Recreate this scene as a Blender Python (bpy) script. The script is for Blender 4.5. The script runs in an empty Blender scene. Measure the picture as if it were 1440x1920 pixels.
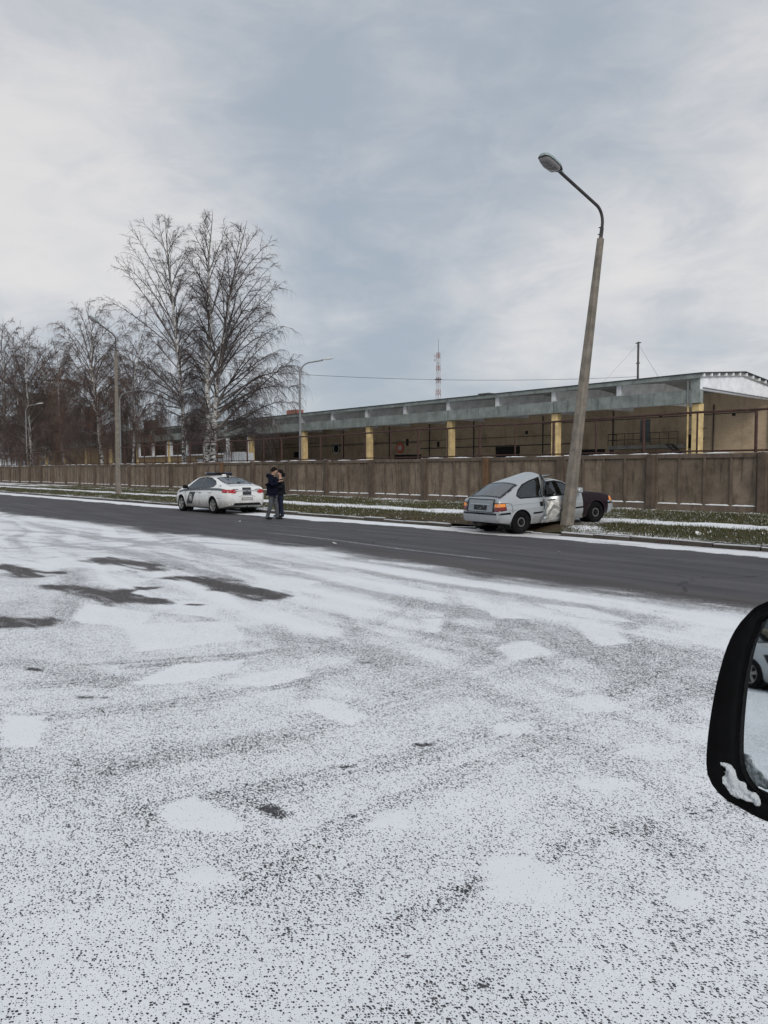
import bpy, bmesh, math, random
import numpy as np
from mathutils import Vector, Matrix

scene = bpy.context.scene
# ------------------------------------------------------------------ camera
TH = math.atan(1225.0 / 1440.0)          # street runs this far left of the view axis
CT, ST = math.cos(TH), math.sin(TH)
CAM_H = 1.65
PITCH = math.atan(76.0 / 1440.0)         # looking slightly down
FWD = Vector((-CT, ST, 0)); RIGHT = Vector((ST, CT, 0))
fw = (FWD * math.cos(PITCH) - Vector((0, 0, 1)) * math.sin(PITCH)).normalized()
upv = RIGHT.cross(fw).normalized()
cam_d = bpy.data.cameras.new('camera')
cam_d.sensor_fit = 'HORIZONTAL'; cam_d.sensor_width = 36.0; cam_d.lens = 36.0
cam_d.clip_start = 0.05; cam_d.clip_end = 5000
cam = bpy.data.objects.new('camera', cam_d)
scene.collection.objects.link(cam)
m3 = Matrix((RIGHT, upv, -fw)).transposed()
cam.matrix_world = Matrix.Translation((0, 0, CAM_H)) @ m3.to_4x4()
scene.camera = cam
EYE = Vector((0, 0, CAM_H))

def ray(px, py):
    return (fw + RIGHT * ((px - 720) / 1440.0) - upv * ((py - 960) / 1440.0)).normalized()
def at_z(px, py, z=0.0):
    d = ray(px, py); t = (z - CAM_H) / d.z
    return EYE + d * t
def at_y(px, py, Y):
    d = ray(px, py); return EYE + d * (Y / d.y)

# ------------------------------------------------------------------ world, sun, exposure
SUN_EL, SUN_AZ = math.radians(34), math.radians(-62)   # azimuth measured from -Y (behind the camera) towards +X
sun_dir = Vector((math.cos(SUN_EL) * math.sin(-SUN_AZ), -math.cos(SUN_EL) * math.cos(SUN_AZ), math.sin(SUN_EL)))
world = bpy.data.worlds.new('World'); scene.world = world; world.use_nodes = True
wn = world.node_tree; wn.nodes.clear()

class G:
    """small node-graph helper"""
    def __init__(s, nt): s.nt = nt
    def n(s, t, ins=None, **props):
        nd = s.nt.nodes.new(t)
        for k, v in props.items(): setattr(nd, k, v)
        for k, v in (ins or {}).items():
            sk = nd.inputs[k]
            if isinstance(v, bpy.types.NodeSocket): s.nt.links.new(v, sk)
            else:
                if isinstance(v, (tuple, list)) and len(v) == 3 and sk.type == 'RGBA': v = (*v, 1)
                sk.default_value = v
        return nd
    def m(s, op, a, b=0.0, c=None, clamp=False):
        ins = {0: a, 1: b}
        if c is not None: ins[2] = c
        return s.n('ShaderNodeMath', ins, operation=op, use_clamp=clamp).outputs[0]
    def mix(s, f, a, b, blend='MIX'):
        nd = s.n('ShaderNodeMix', data_type='RGBA', blend_type=blend)
        for sk, v in ((nd.inputs[0], f), (nd.inputs[6], a), (nd.inputs[7], b)):
            if isinstance(v, bpy.types.NodeSocket): s.nt.links.new(v, sk)
            else: sk.default_value = (*v, 1) if isinstance(v, (tuple, list)) and len(v) == 3 else v
        return nd.outputs[2]
    def step(s, v, lo, hi, a=0.0, b=1.0):
        return s.n('ShaderNodeMapRange', {0: v, 1: lo, 2: hi, 3: a, 4: b}, interpolation_type='SMOOTHSTEP').outputs[0]
    def noise(s, vec, scale, detail=3, rough=0.55, dist=0.0, col=False):
        nd = s.n('ShaderNodeTexNoise', {'Scale': scale, 'Detail': detail, 'Roughness': rough, 'Distortion': dist})
        if vec is not None: s.nt.links.new(vec, nd.inputs['Vector'])
        return nd.outputs[1 if col else 0]
    def map(s, vec, scale=(1, 1, 1), loc=(0, 0, 0), rot=(0, 0, 0)):
        return s.n('ShaderNodeMapping', {'Vector': vec, 'Location': loc, 'Rotation': rot, 'Scale': scale}).outputs[0]
    def geo(s, k='Position'): return s.n('ShaderNodeNewGeometry').outputs[k]
    def obj(s): return s.n('ShaderNodeTexCoord').outputs['Object']
    def orand(s): return s.n('ShaderNodeObjectInfo').outputs['Random']
    def sep(s, v): return s.n('ShaderNodeSeparateXYZ', {0: v}).outputs
    def attr(s, name): return s.n('ShaderNodeAttribute', attribute_name=name).outputs['Fac']

def build_world():
    g = G(wn)
    gen = g.n('ShaderNodeTexCoord').outputs['Generated']
    x, y, z = g.sep(gen)
    zz = g.m('ADD', g.m('ABSOLUTE', z), 0.22)
    pv = g.n('ShaderNodeCombineXYZ', {0: g.m('DIVIDE', x, zz), 1: g.m('DIVIDE', y, zz), 2: 0.0}).outputs[0]
    # two cloud decks on a plane overhead
    n1 = g.noise(g.map(pv, loc=(3.1, 1.7, 0.4)), 0.85, 5, 0.50, 0.35)
    n2 = g.noise(g.map(pv, loc=(-2.0, 5.3, 2.0)), 2.1, 5, 0.55, 0.5)
    n3 = g.noise(g.map(gen, scale=(1, 1, 2.6)), 4.2, 5, 0.55, 0.3)
    f = g.m('ADD', g.m('MULTIPLY', n1, 0.62), g.m('ADD', g.m('MULTIPLY', n2, 0.36), g.m('ADD', g.m('MULTIPLY', n3, 0.30), g.m('MULTIPLY', g.m('SUBTRACT', g.noise(g.map(gen, scale=(1, 1, 2.2), loc=(1.3, 0.2, 0.7)), 9.0, 6, 0.6, 0.8), 0.66), 0.30))))
    # the cloud banks as they lie over the yard: (pixel in the photo, size, weight)
    for px, py, size, wgt in SKY_BANKS:
        d = ray(px, py)
        dp = g.n('ShaderNodeVectorMath', {0: gen, 1: tuple(d)}, operation='DOT_PRODUCT').outputs['Value']
        ang = g.m('ARCCOSINE', g.m('MINIMUM', dp, 1.0))
        ang = g.m('ADD', ang, g.m('MULTIPLY', g.m('SUBTRACT', n2, 0.5), 0.22))
        f = g.m('ADD', f, g.step(ang, 0.0, size, wgt, 0.0))
    lit = g.step(f, 0.42, 0.86)
    cloud = g.mix(lit, SKY_DARK, SKY_LIGHT)
    warm = g.step(f, 0.70, 0.95)
    cloud = g.mix(warm, cloud, SKY_WARM)
    low = g.step(z, -0.02, 0.16, 1.0, 0.0)       # thicker air over the horizon
    cloud = g.mix(g.m('MULTIPLY', low, 0.30), cloud, SKY_LOW)
    sky = g.n('ShaderNodeTexSky', sky_type='NISHITA')
    sky.sun_disc = False; sky.sun_elevation = SUN_EL
    sky.sun_rotation = math.atan2(sun_dir.x, sun_dir.y)
    col = g.mix(0.92, sky.outputs[0], cloud)
    bg = g.n('ShaderNodeBackground', {'Color': col, 'Strength': 0.1})
    out = g.n('ShaderNodeOutputWorld', {0: bg.outputs[0]})

# radiances are ten times the picture's (background strength is 0.1)
SKY_DARK, SKY_LIGHT = (3.95, 4.52, 5.20), (6.75, 6.78, 6.95)
SKY_WARM, SKY_LOW = (7.9, 7.7, 7.6), (4.9, 5.45, 6.1)
SKY_BANKS = [(20, 330, 0.36, 0.30), (330, 130, 0.25, 0.06), (1300, 440, 0.42, 0.20), (880, 430, 0.22, 0.06),
             (640, 310, 0.20, -0.16), (1060, 190, 0.26, -0.18), (150, 40, 0.22, -0.06), (820, 610, 0.24, -0.16), (1350, 600, 0.14, -0.10), (1420, 30, 0.25, -0.06), (470, 330, 0.15, -0.04)]
build_world()
sun_d = bpy.data.lights.new('sun', 'SUN'); sun_d.energy = 1.7; sun_d.angle = math.radians(26); sun_d.color = (1.0, 0.96, 0.90)
sun = bpy.data.objects.new('sun', sun_d); scene.collection.objects.link(sun)
sun.rotation_euler = sun_dir.to_track_quat('Z', 'Y').to_euler()
vs = scene.view_settings
vs.view_transform = 'Standard'; vs.look = 'None'; vs.exposure = 0.0; vs.gamma = 1.0; vs.use_curve_mapping = False
cy = scene.cycles
cy.max_bounces = 6; cy.diffuse_bounces = 3; cy.glossy_bounces = 3; cy.transmission_bounces = 4; cy.transparent_max_bounces = 12
cy.use_denoising = True

# ------------------------------------------------------------------ scene helpers
COL = scene.collection
def link(o, parent=None):
    COL.objects.link(o)
    if parent is not None: o.parent = parent
    return o
def tag(o, label, cat, group=None):
    o['label'] = label; o['category'] = cat
    if group: o['group'] = group
    return o
def struct(o, kind='structure'):
    o['kind'] = kind; return o
def empty(name, loc=(0, 0, 0), rz=0.0):
    o = bpy.data.objects.new(name, None); o.location = loc; o.rotation_euler = (0, 0, rz); o.empty_display_size = 0.2
    return link(o)
def mesh_np(name, verts, faces, mat, parent=None, smooth=False, attrs=None):
    """verts (n,3) array, faces (m,k) array of equal size k"""
    verts = np.asarray(verts, np.float32); faces = np.asarray(faces, np.int32)
    me = bpy.data.meshes.new(name); k = faces.shape[1]
    me.vertices.add(len(verts)); me.vertices.foreach_set('co', verts.ravel())
    me.loops.add(faces.size); me.loops.foreach_set('vertex_index', faces.ravel())
    me.polygons.add(len(faces)); me.polygons.foreach_set('loop_start', np.arange(0, faces.size, k, dtype=np.int32))
    me.polygons.foreach_set('loop_total', np.full(len(faces), k, np.int32))
    me.polygons.foreach_set('use_smooth', np.full(len(faces), smooth, bool))
    for an, av in (attrs or {}).items():
        a = me.attributes.new(an, 'FLOAT', 'POINT'); a.data.foreach_set('value', np.asarray(av, np.float32).ravel())
    me.update(calc_edges=True); me.validate()
    if mat: me.materials.append(mat)
    return link(bpy.data.objects.new(name, me), parent)

class MB:
    """collects simple shapes for ONE mesh object"""
    def __init__(s): s.v = []; s.f = []
    def add(s, vs_, fs):
        o = len(s.v); s.v += [tuple(v) for v in vs_]; s.f += [tuple(i + o for i in f) for f in fs]; return s
    def box(s, x0, x1, y0, y1, z0, z1):
        return s.add([(x0,y0,z0),(x1,y0,z0),(x1,y1,z0),(x0,y1,z0),(x0,y0,z1),(x1,y0,z1),(x1,y1,z1),(x0,y1,z1)],
                     [(0,3,2,1),(4,5,6,7),(0,1,5,4),(1,2,6,5),(2,3,7,6),(3,0,4,7)])
    def bbox(s, x0, x1, y0, y1, z0, z1, b=0.01):
        """box with chamfered edges"""
        bm = bmesh.new(); bmesh.ops.create_cube(bm, size=1)
        for v in bm.verts:
            v.co = Vector(((x0 + x1) / 2 + v.co.x * (x1 - x0), (y0 + y1) / 2 + v.co.y * (y1 - y0), (z0 + z1) / 2 + v.co.z * (z1 - z0)))
        bmesh.ops.bevel(bm, geom=bm.edges[:], offset=b, segments=1, affect='EDGES')
        bm.verts.index_update()
        s.add([v.co[:] for v in bm.verts], [[v.index for v in f.verts] for f in bm.faces]); bm.free(); return s
    def tube(s, pts, radii, n=8, cap=True):
        pts = [Vector(p) for p in pts]
        if not hasattr(radii, '__len__'): radii = [radii] * len(pts)
        vs_, fs = [], []; ref = None
        for i, p in enumerate(pts):
            t = (pts[min(i + 1, len(pts) - 1)] - pts[max(i - 1, 0)]).normalized()
            if ref is None: ref = t.orthogonal().normalized()
            u = (ref - t * ref.dot(t)).normalized(); w = t.cross(u); ref = u
            for k in range(n):
                a = 2 * math.pi * k / n
                vs_.append(p + (u * math.cos(a) + w * math.sin(a)) * radii[i])
        for i in range(len(pts) - 1):
            for k in range(n):
                a, b = i * n + k, i * n + (k + 1) % n
                fs.append((a, b, b + n, a + n))
        if cap: fs += [tuple(range(n))[::-1], tuple(range((len(pts) - 1) * n, len(pts) * n))]
        return s.add(vs_, fs)
    def lathe(s, prof, n=24, axis='z', c=(0, 0, 0)):
        """prof: list of (r, h)"""
        vs_, fs = [], []
        for r, h in prof:
            for k in range(n):
                a = 2 * math.pi * k / n
                p = (r * math.cos(a), r * math.sin(a), h)
                if axis == 'y': p = (p[0], h, p[1])
                if axis == 'x': p = (h, p[0], p[1])
                vs_.append((p[0] + c[0], p[1] + c[1], p[2] + c[2]))
        for i in range(len(prof) - 1):
            for k in range(n):
                a, b = i * n + k, i * n + (k + 1) % n
                fs.append((a, b, b + n, a + n))
        return s.add(vs_, fs)
    def prism(s, poly, h0, h1, axis='x'):
        """poly in the plane normal to axis, extruded from h0 to h1"""
        def P(a, b, h): return {'x': (h, a, b), 'y': (a, h, b), 'z': (a, b, h)}[axis]
        n = len(poly)
        vs_ = [P(a, b, h0) for a, b in poly] + [P(a, b, h1) for a, b in poly]
        return s.add(vs_, [tuple(range(n))[::-1], tuple(range(n, 2 * n))] + [(i, (i + 1) % n, n + (i + 1) % n, n + i) for i in range(n)])
    def mesh(s, name, mat, smooth=False, fix=True):
        me = bpy.data.meshes.new(name); me.from_pydata(s.v, [], s.f)
        if fix:
            bm = bmesh.new(); bm.from_mesh(me); bmesh.ops.recalc_face_normals(bm, faces=bm.faces[:]); bm.to_mesh(me); bm.free()
        if smooth:
            me.polygons.foreach_set('use_smooth', [True] * len(me.polygons))
            try: me.set_sharp_from_angle(angle=math.radians(38))
            except Exception: pass
        if mat: me.materials.append(mat)
        me.update(); return me
    def build(s, name, mat, parent=None, smooth=False, loc=None):
        o = bpy.data.objects.new(name, s.mesh(name, mat, smooth))
        if loc is not None: o.location = loc
        return link(o, parent)
def inst(name, me, parent, loc=(0, 0, 0), rot=(0, 0, 0), scale=(1, 1, 1)):
    o = bpy.data.objects.new(name, me); o.location = loc; o.rotation_euler = rot; o.scale = scale
    return link(o, parent)
def copy_tree(o, parent=None):
    c = o.copy(); COL.objects.link(c)
    c.parent = parent
    for ch in list(o.children): copy_tree(ch, c)
    return c
def text_mesh(name, body, size, mat, ext=0.002):
    cu = bpy.data.curves.new(name, 'FONT'); cu.body = body; cu.size = size; cu.extrude = ext; cu.align_x = 'CENTER'; cu.align_y = 'CENTER'
    o = bpy.data.objects.new(name, cu); COL.objects.link(o)
    dg = bpy.context.evaluated_depsgraph_get()
    me = bpy.data.meshes.new_from_object(o.evaluated_get(dg)); me.name = name
    bpy.data.objects.remove(o); me.materials.clear(); me.materials.append(mat)
    return me

# lattice noise in numpy ------------------------------------------------
def _hash(ix, iy, seed):
    h = (ix.astype(np.int64) * 374761393 + iy.astype(np.int64) * 668265263 + seed * 1442695041) & 0x7fffffff
    h = ((h ^ (h >> 13)) * 1274126177) & 0x7fffffff
    return ((h ^ (h >> 16)) & 0xffff) / 65535.0
def vnoise(x, y, sc, seed=0):
    x = np.asarray(x, float) * sc; y = np.asarray(y, float) * sc
    ix, iy = np.floor(x), np.floor(y); fx, fy = x - ix, y - iy
    fx = fx * fx * (3 - 2 * fx); fy = fy * fy * (3 - 2 * fy)
    a = _hash(ix, iy, seed); b = _hash(ix + 1, iy, seed); c = _hash(ix, iy + 1, seed); d = _hash(ix + 1, iy + 1, seed)
    return (a * (1 - fx) + b * fx) * (1 - fy) + (c * (1 - fx) + d * fx) * fy
def fbm(x, y, sc, oct=4, seed=0):
    t = 0; a = 1; s = 0
    for i in range(oct):
        t = t + a * vnoise(x, y, sc * 2 ** i, seed + i * 17); s += a; a *= 0.5
    return t / s
def sstep(v, a, b):
    t = np.clip((v - a) / (b - a), 0, 1); return t * t * (3 - 2 * t)
# ------------------------------------------------------------------ materials
def new_mat(name):
    m = bpy.data.materials.new(name); m.use_nodes = True
    nt = m.node_tree; bs = nt.nodes['Principled BSDF']
    return m, G(nt), bs
def put(g, bs, **kw):
    for k, v in kw.items():
        k = k.replace('_', ' ')
        sk = bs.inputs[k]
        if isinstance(v, bpy.types.NodeSocket): g.nt.links.new(v, sk)
        else: sk.default_value = (*v, 1) if isinstance(v, (tuple, list)) and len(v) == 3 and sk.type == 'RGBA' else v
def bump(g, bs, h, strength=0.3, dist=0.01):
    b = g.n('ShaderNodeBump', {'Strength': strength, 'Distance': dist, 'Height': h})
    g.nt.links.new(b.outputs[0], bs.inputs['Normal'])
SNOW = (0.83, 0.84, 0.86)

def plain(name, col, rough=0.6, metal=0.0, var=0.12, scale=6.0, coat=0.0, snow=0.0, bmp=0.0, rnd=0.0, spec=0.3):
    """one colour with uneven tone; snow>0 lets snow lie on upward faces"""
    m, g, bs = new_mat(name)
    p = g.obj()
    n = g.noise(p, scale, 4, 0.6)
    lo = tuple(c * (1 - var) for c in col); hi = tuple(min(1, c * (1 + var)) for c in col)
    c = g.mix(g.step(n, 0.3, 0.7), lo, hi)
    if rnd: c = g.mix(1.0, c, g.n('ShaderNodeCombineColor', {0: g.m('MULTIPLY_ADD', g.orand(), rnd, 1 - rnd / 2), 1: g.m('MULTIPLY_ADD', g.orand(), rnd, 1 - rnd / 2), 2: g.m('MULTIPLY_ADD', g.orand(), rnd, 1 - rnd / 2)}).outputs[0], 'MULTIPLY')
    r = rough
    if snow:
        nz = g.sep(g.geo('Normal'))[2]
        f = g.m('MULTIPLY', g.step(nz, 0.6, 0.85), g.step(g.noise(g.geo(), 5.0, 4, 0.65), 0.62 - snow * 0.45, 0.70 - snow * 0.45))
        c = g.mix(f, c, SNOW)
    put(g, bs, Base_Color=c, Roughness=r, Metallic=metal, Coat_Weight=coat, Specular_IOR_Level=spec)
    if bmp: bump(g, bs, g.noise(p, scale * 6, 4, 0.6), bmp, 0.01)
    return m

def snow_asphalt():
    """asphalt whose stones stand out of a thin snow cover; the snow depth is a vertex value"""
    m, g, bs = new_mat('snow_on_asphalt')
    p = g.geo()
    warp = g.noise(p, 38.0, 2, 0.5, col=True)
    pw = g.n('ShaderNodeVectorMath', {0: p, 1: g.n('ShaderNodeVectorMath', {0: warp, 3: 0.012}, operation='SCALE').outputs[0]}, operation='ADD').outputs[0]
    pw = g.map(pw, scale=(0.86, 1.18, 1.0), rot=(0, 0, 0.5))
    v1 = g.n('ShaderNodeTexVoronoi', {'Vector': pw, 'Scale': 92.0, 'Randomness': 1.0}, voronoi_dimensions='2D')
    v2 = g.n('ShaderNodeTexVoronoi', {'Vector': pw, 'Scale': 155.0, 'Randomness': 1.0}, voronoi_dimensions='2D')
    r1 = g.sep(v1.outputs['Color'])[0]; r2 = g.sep(v2.outputs['Color'])[0]
    h1 = g.m('SUBTRACT', r1, g.m('MULTIPLY', v1.outputs['Distance'], 0.95))
    h2 = g.m('SUBTRACT', g.m('MULTIPLY', r2, 0.86), g.m('MULTIPLY', v2.outputs['Distance'], 0.95))
    h = g.m('MAXIMUM', h1, h2)
    dep = g.attr('snow')
    big = g.noise(p, 4.5, 4, 0.6); mid = g.noise(p, 17.0, 3, 0.6); fine = g.noise(p, 240.0, 2, 0.5)
    d = g.m('ADD', dep, g.m('MULTIPLY', g.m('SUBTRACT', big, 0.5), 0.34))
    d = g.m('ADD', d, g.m('MULTIPLY', g.m('SUBTRACT', mid, 0.5), 0.30))
    d = g.m('ADD', d, g.m('MULTIPLY', g.m('SUBTRACT', fine, 0.5), 0.25))
    bare = g.step(g.m('SUBTRACT', h, d), -0.03, 0.035)
    stone = g.mix(g.step(r2, 0.0, 1.0), (0.022, 0.022, 0.026), (0.085, 0.080, 0.082))
    lum = g.noise(g.map(p, scale=(0.16, 1.5, 1)), 1.6, 6, 0.62)
    stone = g.mix(g.step(lum, 0.35, 0.8), stone, (0.070, 0.065, 0.070))
    wide = g.step(dep, -0.1, -0.5)
    stone = g.mix(g.m('MULTIPLY', wide, 0.6), stone, g.mix(g.step(lum, 0.3, 0.7), (0.066, 0.062, 0.067), (0.128, 0.121, 0.129)))
    cr = g.n('ShaderNodeTexVoronoi', {'Vector': g.n('ShaderNodeVectorMath', {0: p, 1: g.n('ShaderNodeVectorMath', {0: g.noise(p, 1.5, 4, 0.6, col=True), 3: 0.9}, operation='SCALE').outputs[0]}, operation='ADD').outputs[0], 'Scale': 0.42}, voronoi_dimensions='2D', feature='DISTANCE_TO_EDGE').outputs[0]
    wide2 = g.m('MULTIPLY', g.m('MULTIPLY', wide, g.step(cr, 0.004, 0.014, 1.0, 0.0)), g.step(g.noise(p, 0.3, 3), 0.45, 0.6))
    stone = g.mix(g.m('MULTIPLY', wide2, 0.75), stone, (0.022, 0.021, 0.022))
    dirt = g.attr('dirt')
    stone = g.mix(g.m('MULTIPLY', dirt, 0.85), stone, (0.088, 0.062, 0.048))
    tone = g.noise(p, 2.2, 5, 0.6)
    snow = g.mix(tone, (0.78, 0.795, 0.825), (0.87, 0.88, 0.895))
    snow = g.mix(g.m('MULTIPLY', dirt, 0.45), snow, (0.33, 0.29, 0.25))
    put(g, bs, Base_Color=g.mix(bare, snow, stone), Roughness=g.m('MULTIPLY_ADD', bare, -0.12, 0.85), Specular_IOR_Level=0.3)
    hh = g.m('ADD', g.m('MULTIPLY', g.m('MAXIMUM', h, d), 1.0), g.m('MULTIPLY', fine, 0.25))
    bump(g, bs, hh, 0.35, 0.008)
    return m

def verge_soil():
    m, g, bs = new_mat('verge_soil')
    p = g.geo()
    n = g.noise(p, 1.3, 5, 0.65); n2 = g.noise(p, 14.0, 5, 0.7); n3 = g.noise(p, 60.0, 3, 0.6)
    c = g.mix(g.step(n, 0.35, 0.65), (0.052, 0.060, 0.022), (0.095, 0.078, 0.040))
    c = g.mix(g.step(n2, 0.4, 0.7), c, (0.045, 0.036, 0.022))
    dirt = g.attr('dirt')
    c = g.mix(dirt, c, g.mix(g.step(n2, 0.35, 0.65), (0.042, 0.030, 0.020), (0.105, 0.074, 0.046)))
    f = g.m('ADD', g.attr('snow'), g.m('ADD', g.m('MULTIPLY', g.m('SUBTRACT', n2, 0.5), 1.2), g.m('MULTIPLY', g.m('SUBTRACT', n3, 0.5), 0.9)))
    f = g.step(f, 0.42, 0.58)
    put(g, bs, Base_Color=g.mix(f, c, SNOW), Roughness=0.9, Specular_IOR_Level=0.2)
    bump(g, bs, g.m('ADD', n2, g.m('MULTIPLY', n3, 0.5)), 0.6, 0.04)
    return m

def grass_mat():
    m, g, bs = new_mat('grass_blades')
    r = g.geo('Random Per Island')
    c = g.n('ShaderNodeValToRGB', {0: r}); e = c.color_ramp.elements
    c.color_ramp.interpolation = 'CONSTANT'
    e[0].position = 0; e[0].color = (0.068, 0.068, 0.030, 1); e[1].position = 0.25; e[1].color = (0.100, 0.094, 0.045, 1)
    for pos, col in ((0.45, (0.12, 0.115, 0.055)), (0.62, (0.15, 0.13, 0.08)), (0.74, (0.06, 0.06, 0.03)), (0.965, (0.74, 0.76, 0.78))):
        k = e.new(pos); k.color = (*col, 1)
    put(g, bs, Base_Color=c.outputs[0], Roughness=0.7, Specular_IOR_Level=0.2)
    return m

def concrete(name, col, stain=(0.05, 0.042, 0.035), amount=0.5, snow=0.0, scale=1.0, rnd=0.25, streak=True, bmp=0.35):
    m, g, bs = new_mat(name)
    p = g.geo(); rr = g.orand()
    ps = g.n('ShaderNodeVectorMath', {0: p, 1: g.n('ShaderNodeCombineXYZ', {0: g.m('MULTIPLY', rr, 30.0), 1: 0.0, 2: g.m('MULTIPLY', rr, 17.0)}).outputs[0]}, operation='ADD').outputs[0]
    n = g.noise(ps, 1.6 * scale, 6, 0.65); n2 = g.noise(ps, 9 * scale, 5, 0.7)
    c = g.mix(g.step(n, 0.3, 0.7), tuple(k * 0.74 for k in col), tuple(k * 1.22 for k in col))
    c = g.mix(g.m('MULTIPLY', g.step(n2, 0.5, 0.75), 0.5), c, stain)
    if streak:
        s = g.noise(g.map(ps, scale=(3.2, 3.2, 0.32)), 1.8 * scale, 5, 0.7)
        c = g.mix(g.m('MULTIPLY', g.step(s, 0.5, 0.72), amount), c, stain)
    v = g.m('MULTIPLY_ADD', rr, rnd, 1 - rnd / 2)
    c = g.mix(1.0, c, g.n('ShaderNodeCombineColor', {0: v, 1: v, 2: v}).outputs[0], 'MULTIPLY')
    if snow:
        nz = g.sep(g.geo('Normal'))[2]
        f = g.m('MULTIPLY', g.step(nz, 0.6, 0.85), g.step(g.noise(p, 4.0, 4, 0.65), 0.62 - snow * 0.45, 0.68 - snow * 0.45))
        c = g.mix(f, c, SNOW)
    put(g, bs, Base_Color=c, Roughness=0.88, Specular_IOR_Level=0.25)
    if bmp: bump(g, bs, g.m('ADD', n2, g.noise(ps, 60 * scale, 3, 0.6)), bmp, 0.015)
    return m

def brick_mat(name, a, b, mortar):
    m, g, bs = new_mat(name)
    p = g.obj(); x, y, z = g.sep(p)
    v = g.n('ShaderNodeCombineXYZ', {0: g.m('ADD', x, y), 1: z, 2: 0.0}).outputs[0]
    br = g.n('ShaderNodeTexBrick', {'Vector': v, 'Color1': a, 'Color2': b, 'Mortar': mortar, 'Scale': 1.0, 'Mortar Size': 0.008, 'Brick Width': 0.26, 'Row Height': 0.078})
    n = g.noise(p, 0.5, 6, 0.65); n2 = g.noise(g.map(p, scale=(2, 2, 0.25)), 1.1, 5, 0.7)
    c = g.mix(g.m('MULTIPLY', g.step(n, 0.42, 0.75), 0.45), br.outputs[0], (0.10, 0.075, 0.05))
    c = g.mix(g.m('MULTIPLY', g.step(n2, 0.5, 0.8), 0.4), c, (0.09, 0.07, 0.05))
    put(g, bs, Base_Color=c, Roughness=0.9, Specular_IOR_Level=0.2)
    bump(g, bs, br.outputs[1], -0.4, 0.01)
    return m

def birch_bark():
    m, g, bs = new_mat('birch_bark')
    p = g.obj(); z = g.sep(p)[2]
    a = g.noise(g.map(p, scale=(1.5, 1.5, 2.6)), 2.0, 4, 0.65, 0.4)
    b = g.noise(g.map(p, scale=(1.2, 1.2, 7.0)), 3.0, 3, 0.6)
    low = g.step(z, 0.0, 11.0, 0.10, 0.0)
    mark = g.step(g.m('ADD', g.m('MAXIMUM', a, g.m('SUBTRACT', b, 0.02)), low), 0.575, 0.63)
    c = g.mix(g.noise(p, 5.0, 3), (0.50, 0.48, 0.45), (0.74, 0.73, 0.70))
    c = g.mix(mark, c, (0.028, 0.024, 0.022))
    up = g.step(z, 14.0, 22.0, 0.0, 0.8)
    c = g.mix(up, c, (0.085, 0.065, 0.058))
    put(g, bs, Base_Color=c, Roughness=0.85)
    return m
def limb_mat():
    m, g, bs = new_mat('birch_limb')
    r = g.attr('tip'); p = g.obj()
    c = g.mix(g.step(g.m('ADD', r, g.m('MULTIPLY', g.noise(p, 4.0, 3), 0.3)), 0.15, 0.55), (0.22, 0.195, 0.175), (0.055, 0.043, 0.040))
    put(g, bs, Base_Color=c, Roughness=0.85)
    return m

def paint(name, col, dirt=0.5, dz=0.55, metal=0.0, rough=0.32, coat=0.6, spec=0.5):
    """car paint; road dirt thrown up over the lower body"""
    m, g, bs = new_mat(name)
    p = g.obj(); z = g.sep(p)[2]
    n = g.noise(p, 5.0, 5, 0.65)
    f = g.m('MULTIPLY', g.step(g.m('ADD', z, g.m('MULTIPLY', g.m('SUBTRACT', n, 0.5), 0.45)), 0.12, dz, 1.0, 0.0), dirt)
    c = g.mix(g.noise(p, 1.2, 3), tuple(k * 0.94 for k in col), tuple(min(1, k * 1.05) for k in col))
    c = g.mix(f, c, (0.15, 0.13, 0.105))
    c = g.mix(g.m('MULTIPLY', g.step(g.noise(p, 22.0, 4, 0.7), 0.55, 0.8), 0.10 * (1 + dirt)), c, (0.2, 0.18, 0.15))
    put(g, bs, Base_Color=c, Roughness=g.m('MULTIPLY_ADD', f, 0.45, rough), Metallic=metal, Coat_Weight=coat, Coat_Roughness=0.12, Specular_IOR_Level=spec)
    return m
def glass_mat(name, tint=(0.42, 0.46, 0.46), rough=0.03, spec=0.09):
    m, g, bs = new_mat(name)
    nt = g.nt; nt.nodes.remove(bs)
    tr = g.n('ShaderNodeBsdfTransparent', {0: tint}); gl = g.n('ShaderNodeBsdfGlossy', {0: (0.9, 0.93, 0.95), 'Roughness': rough})
    fr = g.n('ShaderNodeFresnel', {'IOR': 1.5})
    mx = g.n('ShaderNodeMixShader', {0: g.m('ADD', g.m('MULTIPLY', fr.outputs[0], 0.9), spec), 1: tr.outputs[0], 2: gl.outputs[0]})
    nt.links.new(mx.outputs[0], nt.nodes['Material Output'].inputs[0])
    return m
def lamp_mat(name, col, emit=0.0, rough=0.15):
    m, g, bs = new_mat(name)
    put(g, bs, Base_Color=col, Roughness=rough, Coat_Weight=0.5)
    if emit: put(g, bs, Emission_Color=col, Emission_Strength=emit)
    return m
def ribbed(name, col, scale=40):
    """cloth with folds"""
    m, g, bs = new_mat(name)
    p = g.obj(); n = g.noise(g.map(p, scale=(1, 1, 1.7)), 9.0, 4, 0.6, 0.5)
    put(g, bs, Base_Color=g.mix(g.step(n, 0.3, 0.7), tuple(k * 0.7 for k in col), tuple(k * 1.35 for k in col)), Roughness=0.85, Specular_IOR_Level=0.08)
    bump(g, bs, n, 0.7, 0.03)
    return m

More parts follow.
